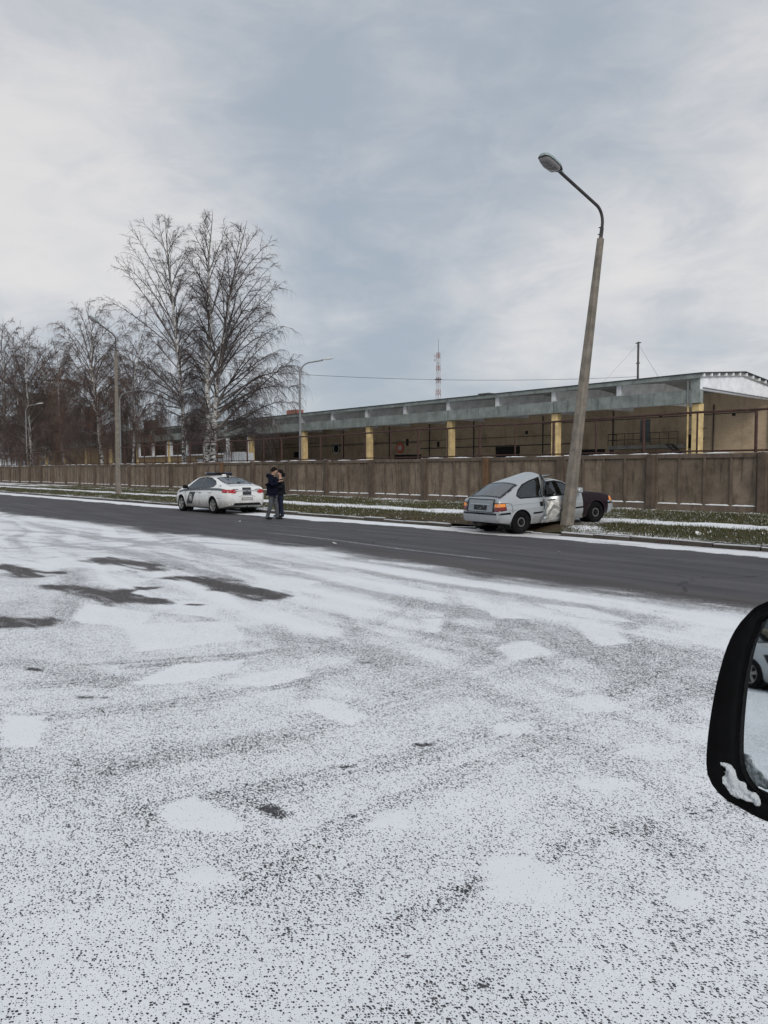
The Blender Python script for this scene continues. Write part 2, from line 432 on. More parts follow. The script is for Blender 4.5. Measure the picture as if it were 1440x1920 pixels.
MT = dict(
    lot=snow_asphalt(), soil=verge_soil(), grass=grass_mat(),
    snow=plain('snow', SNOW, 0.85, var=0.04, scale=9, bmp=0.5),
    oldsnow=plain('wet_snow', (0.60, 0.63, 0.66), 0.7, var=0.12, scale=60, bmp=0.6),
    farsnow=plain('snow_ground', (0.72, 0.74, 0.77), 0.9, var=0.22, scale=0.4),
    kerb=concrete('kerb_concrete', (0.075, 0.064, 0.054), snow=0.72, rnd=0.3),
    fence=concrete('fence_concrete', (0.185, 0.145, 0.108), stain=(0.040, 0.032, 0.026), amount=0.85, rnd=0.42),
    fpost=concrete('fence_post_concrete', (0.112, 0.084, 0.065), stain=(0.05, 0.035, 0.028), amount=0.6, rnd=0.3, snow=0.5),
    rustpost=concrete('rust_stained_post', (0.17, 0.10, 0.055), stain=(0.055, 0.035, 0.026), amount=0.7, rnd=0.2, snow=0.5),
    ffrm=concrete('fence_frame_concrete', (0.135, 0.104, 0.080), stain=(0.045, 0.034, 0.028), amount=0.65, rnd=0.25, snow=0.35),
    rust=plain('rusty_steel', (0.065, 0.034, 0.028), 0.8, var=0.35, scale=8),
    pole=concrete('pole_concrete', (0.215, 0.190, 0.160), stain=(0.10, 0.082, 0.064), amount=0.65, scale=2.2, rnd=0.1, bmp=0.6),
    galv=plain('galvanised_steel', (0.22, 0.22, 0.22), 0.55, 0.5, var=0.25, scale=14),
    darkst=plain('dark_steel', (0.07, 0.062, 0.06), 0.6, 0.3, var=0.3, scale=10),
    lampg=plain('lamp_green_grey', (0.30, 0.36, 0.36), 0.5, 0.2, var=0.12, scale=9),
    lampw=plain('lamp_pale', (0.55, 0.56, 0.55), 0.5, 0.0, var=0.1, scale=9),
    lens=lamp_mat('lamp_lens', (0.19, 0.175, 0.175), 0, 0.22),
    fascia=concrete('fascia_concrete', (0.205, 0.228, 0.212), stain=(0.05, 0.055, 0.05), amount=0.6, scale=0.6, rnd=0.15),
    fasciatop=concrete('fascia_edge_concrete', (0.20, 0.225, 0.21), stain=(0.06, 0.06, 0.055), amount=0.5, scale=0.7, rnd=0.1),
    beam=plain('whitewashed_concrete', (0.80, 0.80, 0.79), 0.85, var=0.15, scale=1.2),
    white=plain('white_painted_concrete', (0.74, 0.75, 0.77), 0.75, var=0.10, scale=1.5),
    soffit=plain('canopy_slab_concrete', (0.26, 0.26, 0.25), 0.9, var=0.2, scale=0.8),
    tar=plain('roofing_felt', (0.045, 0.047, 0.05), 0.9, var=0.3, scale=1.0, snow=0.95),
    yellow=concrete('yellow_painted_column', (0.50, 0.375, 0.185), stain=(0.30, 0.22, 0.11), amount=0.4, rnd=0.12),
    brick=brick_mat('buff_brick', (0.50, 0.38, 0.255), (0.57, 0.44, 0.30), (0.40, 0.32, 0.225)),
    whitebrick=brick_mat('pale_brick', (0.42, 0.40, 0.36), (0.28, 0.26, 0.23), (0.15, 0.14, 0.13)),
    redbrick=brick_mat('red_brick', (0.24, 0.075, 0.05), (0.30, 0.10, 0.07), (0.25, 0.2, 0.17)),
    doorg=plain('grey_door', (0.13, 0.145, 0.145), 0.6),
    dark=plain('dark_opening', (0.02, 0.018, 0.016), 0.8),
    conc=concrete('grey_concrete', (0.30, 0.29, 0.27), amount=0.4),
    ochre=concrete('ochre_panel', (0.185, 0.130, 0.070), stain=(0.13, 0.095, 0.06), amount=0.4, rnd=0.1),
    bark=birch_bark(), limb=limb_mat(),
    twig=plain('birch_twig', (0.088, 0.067, 0.064), 0.85, var=0.3, scale=1.5),
    twigbrown=plain('birch_twig_reddish', (0.115, 0.084, 0.072), 0.85, var=0.35, scale=1.0),
    leaf=plain('withered_leaf', (0.30, 0.115, 0.035), 0.8, var=0.4, scale=2.0),
    redw=lamp_mat('signal_red_paint', (0.24, 0.10, 0.09), 0, 0.7), whitew=lamp_mat('signal_white_paint', (0.48, 0.48, 0.49), 0, 0.7),
    wire=plain('cable', (0.05, 0.05, 0.055), 0.6),
    rubber=plain('tyre_rubber', (0.010, 0.010, 0.011), 0.9, var=0.3, scale=12, spec=0.08),
    black=plain('black_plastic', (0.012, 0.012, 0.013), 0.6, var=0.25, scale=10, spec=0.12),
    gloss=plain('gloss_black', (0.012, 0.012, 0.014), 0.25, var=0.2, scale=10),
    alloy=plain('alloy', (0.34, 0.33, 0.32), 0.45, 0.7, var=0.25, scale=12),
    steelb=plain('black_steel_wheel', (0.012, 0.012, 0.013), 0.6, 0.0, var=0.3, scale=12, spec=0.15),
    pol=paint('white_paint', (0.77, 0.775, 0.765), 0.9, 0.72),
    sil=paint('silver_paint', (0.45, 0.47, 0.485), 0.6, 0.50, metal=0.35, rough=0.36),
    silg=paint('grey_tailgate_paint', (0.27, 0.295, 0.31), 0.3, 0.5, metal=0.4, rough=0.36),
    plum=paint('plum_paint', (0.020, 0.010, 0.014), 0.15, 0.40, metal=0.0, rough=0.42, coat=0.06, spec=0.18),
    scuff=plain('scraped_sheet_metal', (0.46, 0.45, 0.43), 0.5, 0.4, var=0.3, scale=5),
    glass=glass_mat('car_glass'), glassd=glass_mat('car_rear_glass', (0.16, 0.18, 0.19), 0.04, 0.22),
    seat=plain('seat_cloth', (0.015, 0.015, 0.017), 0.9, spec=0.05),
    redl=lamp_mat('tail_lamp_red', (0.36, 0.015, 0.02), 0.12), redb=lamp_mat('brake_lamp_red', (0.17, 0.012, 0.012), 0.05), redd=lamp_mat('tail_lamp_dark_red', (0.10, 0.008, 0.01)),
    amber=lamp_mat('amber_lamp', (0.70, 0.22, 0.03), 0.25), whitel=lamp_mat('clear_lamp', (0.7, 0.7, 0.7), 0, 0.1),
    decal=plain('dark_grey_decal', (0.040, 0.043, 0.048), 0.45), decalg=plain('slate_stripe', (0.105, 0.118, 0.128), 0.45),
    decalw=plain('white_decal', (0.72, 0.72, 0.70), 0.5), plate=plain('number_plate', (0.42, 0.41, 0.39), 0.6, var=0.2, scale=20),
    chrome=plain('chrome', (0.6, 0.61, 0.62), 0.2, 0.95, var=0.08),
    blue=lamp_mat('blue_beacon', (0.03, 0.045, 0.09)), navy=ribbed('navy_quilted_cloth', (0.006, 0.007, 0.016)),
    jacket=ribbed('black_jacket_cloth', (0.012, 0.013, 0.015)), jeang=ribbed('faded_grey_denim', (0.085, 0.09, 0.10)), jeanb=ribbed('dark_blue_denim', (0.018, 0.022, 0.040)),
    hoodie=ribbed('grey_hoodie_cloth', (0.16, 0.165, 0.18)), hairm=plain('dark_hair', (0.012, 0.009, 0.008), 0.8, spec=0.1), skin=plain('skin', (0.42, 0.255, 0.19), 0.55, var=0.08, scale=20),
    shoe=plain('black_shoe', (0.010, 0.010, 0.011), 0.7, spec=0.1), shoesole=plain('pale_sole', (0.5, 0.5, 0.5), 0.7),
    mirror=lamp_mat('mirror_glass', (0.80, 0.85, 0.87), 0, 0.015),
    sign=plain('orange_red_sign', (0.62, 0.12, 0.05), 0.5), cabinet=plain('pale_cabinet', (0.50, 0.51, 0.51), 0.6),
    stucco=concrete('cream_render', (0.52, 0.46, 0.34), stain=(0.3, 0.26, 0.2), amount=0.3), panelg=concrete('grey_wall_panel', (0.33, 0.33, 0.32), amount=0.3), win=lamp_mat('window_glass', (0.05, 0.06, 0.07), 0, 0.08),
)
mb_ = MT['mirror'].node_tree.nodes['Principled BSDF']; mb_.inputs['Metallic'].default_value = 1.0; mb_.inputs['Coat Weight'].default_value = 0.0
# ------------------------------------------------------------------ ground
ROAD0, KERB, FENCE_Y, YARD_Z = 9.4, 16.2, 25.6, 0.27
def px_line(pts): return np.array([at_z(*p)[:2] for p in pts])
def dist_poly(X, Y, pl):
    """distance to a polyline and the position along it (0..1)"""
    best = np.full(X.shape, 1e9); tt = np.zeros(X.shape); n = len(pl) - 1
    for i in range(n):
        a, b = pl[i], pl[i + 1]; d = b - a; L = d @ d + 1e-9
        t = np.clip(((X - a[0]) * d[0] + (Y - a[1]) * d[1]) / L, 0, 1)
        r = np.hypot(X - a[0] - t * d[0], Y - a[1] - t * d[1])
        k = r < best; best[k] = r[k]; tt[k] = ((i + t) / n)[k]
    return best, tt
def in_poly(X, Y, pl):
    """signed distance, negative inside"""
    d, _ = dist_poly(X, Y, np.vstack([pl, pl[:1]]))
    c = np.zeros(X.shape, bool); n = len(pl)
    for i in range(n):
        (x0, y0), (x1, y1) = pl[i], pl[(i + 1) % n]
        k = ((y0 > Y) != (y1 > Y)) & (X < (x1 - x0) * (Y - y0) / (y1 - y0 + 1e-12) + x0); c ^= k
    return np.where(c, -d, d)

# wheel tracks, smooth drifts and bare patches, read off the photograph and laid on the ground
TRACKS = [  # points, half width m, how much snow they took
    ([(630, 1087), (720, 1112), (790, 1136)], 0.20, 0.12), ([(450, 1060), (630, 1087)], 0.25, 0.10),
    ([(350, 1090), (480, 1118), (620, 1160), (760, 1230)], 0.22, 0.18), ([(300, 1140), (420, 1180), (520, 1210), (600, 1235)], 0.20, 0.20),
    ([(120, 1040), (128, 1100), (130, 1180)], 0.16, 0.20), ([(140, 1036), (150, 1100), (154, 1180)], 0.10, 0.14),
    ([(0, 1010), (180, 1030), (350, 1016), (560, 1030)], 0.14, 0.28), ([(0, 1030), (160, 1020), (320, 1004)], 0.14, 0.26),
    ([(0, 992), (160, 1004), (300, 1020)], 0.22, 0.30), ([(60, 975), (150, 990), (260, 1000), (420, 1000)], 0.20, 0.24),
    ([(200, 1030), (330, 1010), (420, 1000)], 0.15, 0.22), ([(0, 968), (120, 972), (260, 984)], 0.20, 0.30),
    ([(340, 1000), (380, 1050), (460, 1120), (600, 1180)], 0.20, 0.12),
    ([(140, 1250), (330, 1235), (480, 1225)], 0.05, 0.30), ([(220, 1250), (400, 1238), (560, 1215)], 0.07, 0.26),
    ([(1110, 1208), (1160, 1228), (1200, 1252)], 0.14, 0.16), ([(830, 1170), (900, 1250), (1000, 1330)], 0.25, 0.10),
    ([(1010, 1080), (1180, 1110), (1330, 1140)], 0.22, 0.10), ([(900, 1140), (1100, 1175), (1330, 1230)], 0.12, 0.10),
    ([(480, 1180), (640, 1215), (760, 1240)], 0.14, 0.16), ([(560, 1260), (680, 1280), (800, 1300)], 0.25, 0.10),
    ([(0, 1240), (120, 1255), (260, 1290)], 0.18, 0.16), ([(1000, 1500), (1150, 1540), (1300, 1600)], 0.14, 0.14),
    
    ([(0, 1480), (200, 1430), (420, 1400), (640, 1400)], 0.22, 0.07), ([(500, 1640), (760, 1600), (1000, 1590)], 0.2, 0.06),
]
def smooth_px(pts, n=28):
    P = np.array(pts, float); m_ = len(P); t = np.linspace(0, m_ - 1, n); out = []
    for u in t:
        i = min(int(u), m_ - 2); f = u - i; p0, p1, p2, p3 = P[max(i - 1, 0)], P[i], P[i + 1], P[min(i + 2, m_ - 1)]
        out.append(tuple(0.5 * (2 * p1 + (p2 - p0) * f + (2 * p0 - 5 * p1 + 4 * p2 - p3) * f * f + (-p0 + 3 * p1 - 3 * p2 + p3) * f ** 3)))
    return out
TYRES = [(smooth_px(q), w) for q, w in (
    ([(480, 1022), (640, 1058), (820, 1112), (1000, 1180), (1180, 1270), (1330, 1380)], 0.13), ([(470, 1052), (620, 1092), (790, 1152), (960, 1232), (1110, 1330), (1240, 1450)], 0.13),
    ([(1300, 1128), (1160, 1180), (1000, 1248), (780, 1318), (480, 1390), (150, 1450)], 0.13), ([(1400, 1180), (1270, 1240), (1080, 1318), (860, 1395), (540, 1475), (160, 1545)], 0.13),
    ([(820, 1085), (850, 1130), (835, 1180), (760, 1225), (640, 1262), (480, 1292)], 0.11), ([(900, 1090), (945, 1150), (930, 1215), (840, 1270), (700, 1315), (520, 1350)], 0.11),
    ([(1150, 1120), (1190, 1190), (1185, 1260), (1110, 1340), (980, 1420)], 0.10), ([(300, 1000), (430, 1040), (560, 1100), (660, 1180), (720, 1290)], 0.11), ([(200, 1000), (330, 1050), (450, 1118), (540, 1205), (590, 1330)], 0.11),
    ([(0, 1290), (260, 1270), (520, 1230), (700, 1170), (800, 1110)], 0.11), ([(0, 1350), (280, 1325), (560, 1275), (770, 1200), (880, 1130)], 0.11),
    ([(1440, 1260), (1200, 1330), (900, 1440), (640, 1560), (420, 1700)], 0.10), ([(1440, 1500), (1150, 1560), (900, 1650), (700, 1760)], 0.07))]
WHITE = [[(900, 1612), (945, 1600), (1000, 1607), (1080, 1668), (1030, 1690), (905, 1686)], [(1235, 1690), (1278, 1662), (1350, 1700), (1290, 1706)],
    [(675, 1548), (720, 1518), (775, 1516), (768, 1553)], 
    [(300, 1510), (365, 1490), (465, 1545), (430, 1562), (310, 1548)], [(330, 1640), (388, 1622), (460, 1652), (350, 1664)], 
    [(0, 1340), (80, 1342), (82, 1398), (0, 1402)], [(240, 1285), (330, 1245), (470, 1235), (440, 1262), (330, 1283)],
    [(400, 1285), (470, 1262), (570, 1250), (580, 1268), (500, 1290)], [(560, 1315), (620, 1310), (690, 1345), (655, 1360), (600, 1340)], 
    [(920, 1215), (990, 1200), (1040, 1225), (960, 1240)], [(1065, 1165), (1120, 1160), (1185, 1205), (1130, 1215)],
    [(870, 1130), (940, 1135), (1000, 1160), (940, 1160)], [(790, 1160), (835, 1156), (825, 1188), (800, 1185)], [(1060, 1465), (1140, 1455), (1210, 1470), (1130, 1492)],
    [(590, 1110), (680, 1120), (700, 1150), (610, 1130)], [(480, 1075), (600, 1090), (560, 1115), (480, 1105)], [(70, 1050), (140, 1042), (170, 1062), (90, 1068)],
    [(160, 1130), (290, 1150), (260, 1180), (130, 1165)], [(310, 1110), (420, 1135), (400, 1160), (320, 1150)], [(230, 1170), (430, 1165), (470, 1200), (260, 1222)], [(200, 1075), (290, 1085), (250, 1098)],
    [(1050, 1310), (1130, 1300), (1190, 1330), (1100, 1340)], [(920, 1360), (1000, 1350), (1010, 1375), (930, 1380)], [(1180, 1390), (1290, 1400), (1250, 1430), (1150, 1415)],
    [(1300, 1170), (1400, 1190), (1380, 1215), (1280, 1190)], [(1000, 1130), (1100, 1140), (1200, 1170), (1090, 1158)], ]
BARE = [  # wet, snow-free patches: points, half widths
    ([(185, 1049), (230, 1053), (300, 1068)], 0.24), ([(330, 1083), (400, 1092), (445, 1108), (510, 1118)], 0.22),
    ([(110, 1099), (170, 1108), (240, 1125), (290, 1128)], 0.22), ([(200, 1115), (250, 1106), (275, 1103)], 0.10), ([(0, 1062), (50, 1070), (70, 1080)], 0.20), ([(50, 1070), (115, 1074)], 0.10),
    ([(0, 1163), (60, 1164), (85, 1168)], 0.16), ([(0, 1174), (30, 1171)], 0.12), ([(355, 1133), (372, 1134)], 0.06), ([(165, 1306), (205, 1308)], 0.035), ([(508, 1512), (535, 1530)], 0.026),
    ([(785, 1392), (800, 1394)], 0.02), ([(640, 1438), (655, 1436)], 0.018), ([(680, 1243), (690, 1244)], 0.025),
    ([(60, 1255), (80, 1257)], 0.03), ([(480, 1108), (512, 1120)], 0.10), ([(420, 1100), (470, 1112)], 0.16), ([(900, 1846), (910, 1849)], 0.010)]
SCRATCH = [([(330, 1780), (420, 1765)], 0.0025), ([(480, 1508), (545, 1538)], 0.006)]

def lot_fields(X, Y):
    dist = np.hypot(X, Y); ws = np.clip(dist * 0.024, 0.02, 0.35)
    wx = X + (fbm(X, Y, 1.3, 3, 5) - 0.5) * ws; wy = Y + (fbm(X, Y, 1.3, 3, 9) - 0.5) * ws
    s = 0.51 + 0.06 * sstep(Y, 2.0, 4.5) + (fbm(X * 0.45, Y, 0.9, 4, 2) - 0.5) * 0.30 + (fbm(X, Y, 3.0, 3, 11) - 0.5) * 0.16
    # old tracks along the street
    st = fbm(X * 0.16 + Y * 0.05, Y * 1.7, 1.0, 3, 31); far = sstep(Y, 3.0, 6.0)
    wv = (fbm(X, Y, 0.22, 2, 35) - 0.5) * 1.6
    for a_, wt, amp in ((-8, 1.0, 0.85), (38, sstep(X, -9.0, -14.0), 0.55), (66, sstep(Y, 6.0, 4.0) * sstep(X, -9.5, -8.0), 0.22)):
        ca, sa = math.cos(math.radians(a_)), math.sin(math.radians(a_)); u_ = X * ca + Y * sa; v_ = -X * sa + Y * ca + wv
        s += (fbm(u_ * 0.10, v_ * 3.6, 1.0, 3, 33 + a_) - 0.5) * amp * wt * sstep(Y, 2.4, 5.0) * 0.8
    s -= far * 0.22 * sstep(st, 0.52, 0.72); s += far * 0.16 * sstep(st, 0.46, 0.30)
    near = np.hypot(X, Y) < 60
    for pts, w, amt in TRACKS:
        d, t = dist_poly(wx, wy, px_line(pts)); s -= amt * sstep(d, w * 1.25, w * 0.55) * sstep(np.minimum(t, 1 - t), -0.02, 0.10) * 0.9
    for pts, w in TYRES:
        d, t = dist_poly(X, Y, px_line(pts)); k = sstep(d, w, w * 0.8)
        rib = 0.5 + 0.5 * np.cos(d / w * 3.14159 * 2.5); L = t * 60
        patch = sstep(fbm(X, Y, 0.8, 3, 52), 0.30, 0.62)
        s -= k * (0.05 + 0.20 * rib) * (0.25 + 0.75 * patch) * sstep(np.minimum(t, 1 - t), 0.0, 0.08)
    s = np.where(s < 0.40, 0.40 - 0.14 * np.tanh((0.40 - s) / 0.14), s)
    for k, pts in enumerate(WHITE):
        d = in_poly(wx * 0.5 + X * 0.5, wy * 0.5 + Y * 0.5, px_line(pts)); q = np.clip(dist * 0.006, 0.010, 0.10); e = q * (-0.2 + 0.6 * vnoise(X, Y, 1.1, 40))
        e = e + (fbm(X, Y, 7.0, 4, 41) - 0.5) * q * 1.6; cap = 0.80 - 0.12 * sstep(Y, 2.2, 3.8)
        s = np.maximum(s, np.where(d < e, 0.45 + (cap - 0.45) * sstep(d, e, e - q), -9))
    for pts, w in BARE:
        d, t = dist_poly(wx, wy, px_line(pts)); w2 = w * (0.65 + 0.9 * fbm(X, Y, 2.6, 3, 77)); k = sstep(d + (fbm(X, Y * 2, 5.0, 3, 78) - 0.5) * w * 1.1 + (fbm(X * 0.9, Y * 8, 1.2, 3, 79) - 0.5) * w * 2.0, w2 * 1.6, w2 * 0.2)
        s = s * (1 - k) - 0.30 * k
    for pts, w in SCRATCH:
        d, t = dist_poly(X, Y, px_line(pts)); s = s - 0.9 * sstep(d, w * 1.6, w * 0.4)
    edge = ROAD0 + (fbm(X, Y * 0, 0.35, 4, 3) - 0.5) * 1.5 + np.interp(X, [-40, -22, -12, -8, -2], [-0.5, -0.35, 0.55, 0.35, 0.15])
    e = sstep(Y, edge - 1.0, edge + 0.15)
    s = s * (1 - e * 0.35); e2 = sstep(Y + (fbm(X * 0.6, Y * 2, 2.0, 4, 8) - .5) * 0.9, edge - 1.25, edge + 0.85)
    s = s * (1 - e2) - 0.72 * e2
    # faint snow lines left on the carriageway
    u = fbm(X * 0.10, Y * 2.6, 1.0, 3, 61)
    s += e2 * 0.55 * sstep(u, 0.56, 0.76) * sstep(Y, 15.2, 13.0)
    s += e2 * 0.85 * sstep(np.abs(Y - 10.95 - 0.12 * np.sin(X * 0.7)), 0.12, 0.02) * sstep(X, -19.5, -17) * sstep(X, -8, -10)
    s += e2 * 0.6 * sstep(np.abs(Y - 12.9 - 0.1 * np.sin(X * 0.4)), 0.16, 0.02) * sstep(X, -26, -23) * sstep(X, -15, -18)
    # gutter
    gw = 0.55 + 0.5 * fbm(X, Y * 0, 0.5, 3, 91) + np.interp(X, [-60, -30, -20, -16, -11, -7, 0], [0.55, 0.35, 0.35, 0.1, 0.25, 0.35, 0.3])
    gk = sstep(Y + (fbm(X, Y, 2.5, 3, 28) - .5) * 0.35, KERB - gw - 0.22, KERB - gw + 0.10)
    crash = sstep(np.abs(X + 14.0), 2.9, 1.2)
    gs = 0.95 - 0.25 * crash - 0.5 * sstep(fbm(X * 0.4, Y * 2, 1.0, 3, 14), 0.5, 0.7) * sstep(X, -16, -10)
    s = s * (1 - gk) + gs * gk
    dirt = gk * (0.25 * sstep(X, -17, -12) + 0.9 * crash * sstep(Y, 14.6, 15.4)) + 0.30 * sstep(np.abs(Y - edge - 0.1), 0.7, 0.1) * sstep(X, -16, -9)
    for pts, w in BARE[:9]:
        d, _ = dist_poly(X, Y, px_line(pts)); dirt = np.maximum(dirt, 0.30 * sstep(d, w * 1.6, w * 0.5))
    return s, np.clip(dirt, 0, 1)

def sheet(name, xs, ys, zf, mat, field):
    X, Y = np.meshgrid(xs, ys); s, dt = field(X, Y); Z = zf(X, Y, s)
    nx, ny = len(xs), len(ys)
    i = (np.arange(ny - 1)[:, None] * nx + np.arange(nx - 1)[None, :]).ravel()
    return mesh_np(name, np.stack([X, Y, Z], -1).reshape(-1, 3), np.stack([i, i + 1, i + nx + 1, i + nx], 1), mat, None, True, {'snow': s, 'dirt': dt})

lot_xs = np.concatenate([np.arange(-160, -60, 2.5), np.arange(-60, -25, 0.22), np.arange(-25, -12, 0.09), np.arange(-12, 0.6, 0.042), np.arange(0.6, 60, 2.5)])
lot_ys = np.concatenate([np.arange(-60, 0, 2.5), np.arange(0.1, ROAD0 - 0.02, 0.045), [ROAD0]])
struct(sheet('parking_lot', lot_xs, lot_ys, lambda X, Y, s: 0.006 * np.clip(s, 0, 1) * (fbm(X, Y, 5, 2, 6)), MT['lot'], lot_fields))
road_xs = np.concatenate([np.arange(-160, -70, 2.0), np.arange(-70, -30, 0.3), np.arange(-30, 0, 0.10), np.arange(0, 60, 2.0)])
road_ys = np.concatenate([np.arange(ROAD0, KERB - 0.03, 0.065), [KERB]])
struct(sheet('road', road_xs, road_ys, lambda X, Y, s: 0.0 * X + 0.006 * np.clip(s, 0, 1), MT['lot'], lot_fields))
gm = MB(); gm.add([(-1500, -1500, -0.06), (1500, -1500, -0.06), (1500, 1500, -0.06), (-1500, 1500, -0.06)], [(0, 1, 2, 3)])
struct(gm.build('ground', MT['farsnow']))

# verge -------------------------------------------------------------
POLE = Vector((-12.50, 17.08, 0.2))
def verge_h(X, Y):
    z = np.interp(Y, [KERB, 16.6, 18.2, 20, 25.6, 27], [0.115, 0.135, 0.21, 0.235, YARD_Z, YARD_Z])
    z = z + (fbm(X, Y, 0.8, 3, 4) - 0.5) * 0.07 * sstep(Y, 16.3, 17.0) + (fbm(X, Y, 5, 3, 4) - 0.5) * 0.05 * sstep(Y, 16.3, 16.6) * (1 - sstep(Y, 18.6, 18.8) * sstep(Y, 20.3, 20.1))
    z = z + 0.09 * np.exp(-(((X - POLE.x) / 0.7) ** 2 + ((Y - POLE.y + 0.1) / 0.5) ** 2))
    rut = np.exp(-((X + 13.3) / 1.1) ** 2) * sstep(Y, 17.4, 16.2)
    return z - 0.13 * rut
def verge_fields(X, Y):
    n = fbm(X, Y, 0.55, 4, 21); n2 = fbm(X * 0.5, Y, 1.6, 3, 22)
    s = 0.27 + (n - 0.5) * 0.85
    s += 0.20 * sstep(Y, 17.2, 16.4) * sstep(np.abs(X + 15.5), 2.5, 6.0)
    s += 0.34 * sstep(Y, 21.5, 24.0) * sstep(n2, 0.30, 0.6) + 0.5 * sstep(Y, 24.8, 25.4)
    s -= 0.30 * sstep(X, -12.5, -10.5) * sstep(Y, 16.9, 17.3) * sstep(Y, 19.0, 18.6)
    path = sstep(np.abs(Y - 19.45 - 0.25 * (n2 - 0.5)), 0.85, 0.62)
    s = s * (1 - path) + path * (0.92 - 0.30 * sstep(n, 0.5, 0.7))
    p2 = sstep(np.abs(Y - 22.4), 0.45, 0.25) * sstep(X, -38, -46); s = np.maximum(s, 0.9 * p2)
    dirt = np.clip(sstep(np.abs(X + 16.6), 5.2, 2.6) * sstep(Y, 18.4, 17.2) * (0.55 + n), 0, 1)
    dirt = np.maximum(dirt, 0.9 * np.exp(-(((X + 13.2) / 1.6) ** 2 + ((Y - 16.9) / 1.1) ** 2)))
    s = s - 0.34 * dirt
    md = np.exp(-(((X - POLE.x - 0.75) / 0.6) ** 2 + ((Y - POLE.y - 0.0) / 0.5) ** 2)); s += 0.5 * md
    return s, np.clip(dirt, 0, 1)
vx = np.concatenate([np.arange(-150, -60, 1.0), np.arange(-60, -30, 0.25), np.arange(-30, -2, 0.11), np.arange(-2, 40, 2.0)])
vy = np.concatenate([[KERB + 0.02], np.arange(KERB + 0.14, 20.6, 0.10), np.arange(20.6, 26.6, 0.3)])
struct(sheet('verge', vx, vy, lambda X, Y, s: verge_h(X, Y) + 0.012 * np.clip(s, 0, 1), MT['soil'], verge_fields))
# the yard behind the fence
ym = MB(); ym.add([(-400, 26.4, YARD_Z - 0.02), (120, 26.4, YARD_Z - 0.02), (120, 420, YARD_Z - 0.02), (-400, 420, YARD_Z - 0.02)], [(0, 1, 2, 3)])
struct(ym.build('yard', MT['farsnow']))

# grass blades ---------------------------------------------------------
def grass():
    rng = np.random.default_rng(4)
    n = 330000
    u = rng.random(n); X = -3 - 72 * u ** 1.9; Y = KERB + 0.12 + rng.random(n) * (FENCE_Y - KERB - 0.2)
    s, dt = verge_fields(X, Y)
    tuft = fbm(X, Y, 1.1, 4, 71)
    keep = rng.random(n) < np.clip((1.12 - 1.0 * np.clip(s, 0, 1) - 0.8 * dt) * (0.35 + 1.3 * tuft), 0, 1)
    keep &= ~((np.abs(Y - 19.45) < 0.62) & (rng.random(n) < 0.93))
    keep &= ~((np.abs(X + 12.9) < 0.95) & (Y < 19.6))
    X, Y, tuft = X[keep], Y[keep], tuft[keep]; n = len(X); Z = verge_h(X, Y)
    dist = np.hypot(X, Y); h = (0.022 + 0.05 * rng.random(n)) * (0.6 + tuft); w = 0.005 + 0.00045 * dist * rng.random(n)
    a = rng.random(n) * 6.283; dx, dy = np.cos(a) * w, np.sin(a) * w
    lx, ly = (rng.random(n) - 0.5) * h * 1.6, (rng.random(n) - 0.5) * h * 1.6
    V = np.stack([np.stack([X - dx, Y - dy, Z], -1), np.stack([X + dx, Y + dy, Z], -1), np.stack([X + lx, Y + ly, Z + h], -1)], 1).reshape(-1, 3)
    o = mesh_np('grass', V, np.arange(3 * n).reshape(-1, 3), MT['grass'])
    struct(o, 'stuff'); tag(o, 'patchy green and straw grass poking through snow on the verge', 'grass')
grass()

# kerb: one stone after another ---------------------------------------
kerb_root = empty('kerb', (0, KERB, 0)); struct(kerb_root)
rk = random.Random(8)
km = [MB().bbox(0.008, 0.992, -0.075, 0.075, -0.12, 0.125 + 0.008 * i, 0.014 + 0.006 * i).mesh('kerb_stone', MT['kerb']) for i in range(3)]
for k in range(-78, 0):
    x = float(k)
    if -16.6 < x < -12.2: dz, ry, rz, dy = -0.085 - 0.03 * rk.random(), rk.uniform(-0.05, 0.05), rk.uniform(-0.05, 0.05), rk.uniform(0, 0.10)
    else: dz, ry, rz, dy = rk.uniform(-0.035, 0.006), rk.uniform(-0.012, 0.012), rk.uniform(-0.014, 0.014), rk.uniform(-0.015, 0.02)
    inst('kerb_stone', km[rk.randrange(3)], kerb_root, (x, dy, dz), (rk.uniform(-0.08, 0.03), ry, rz))
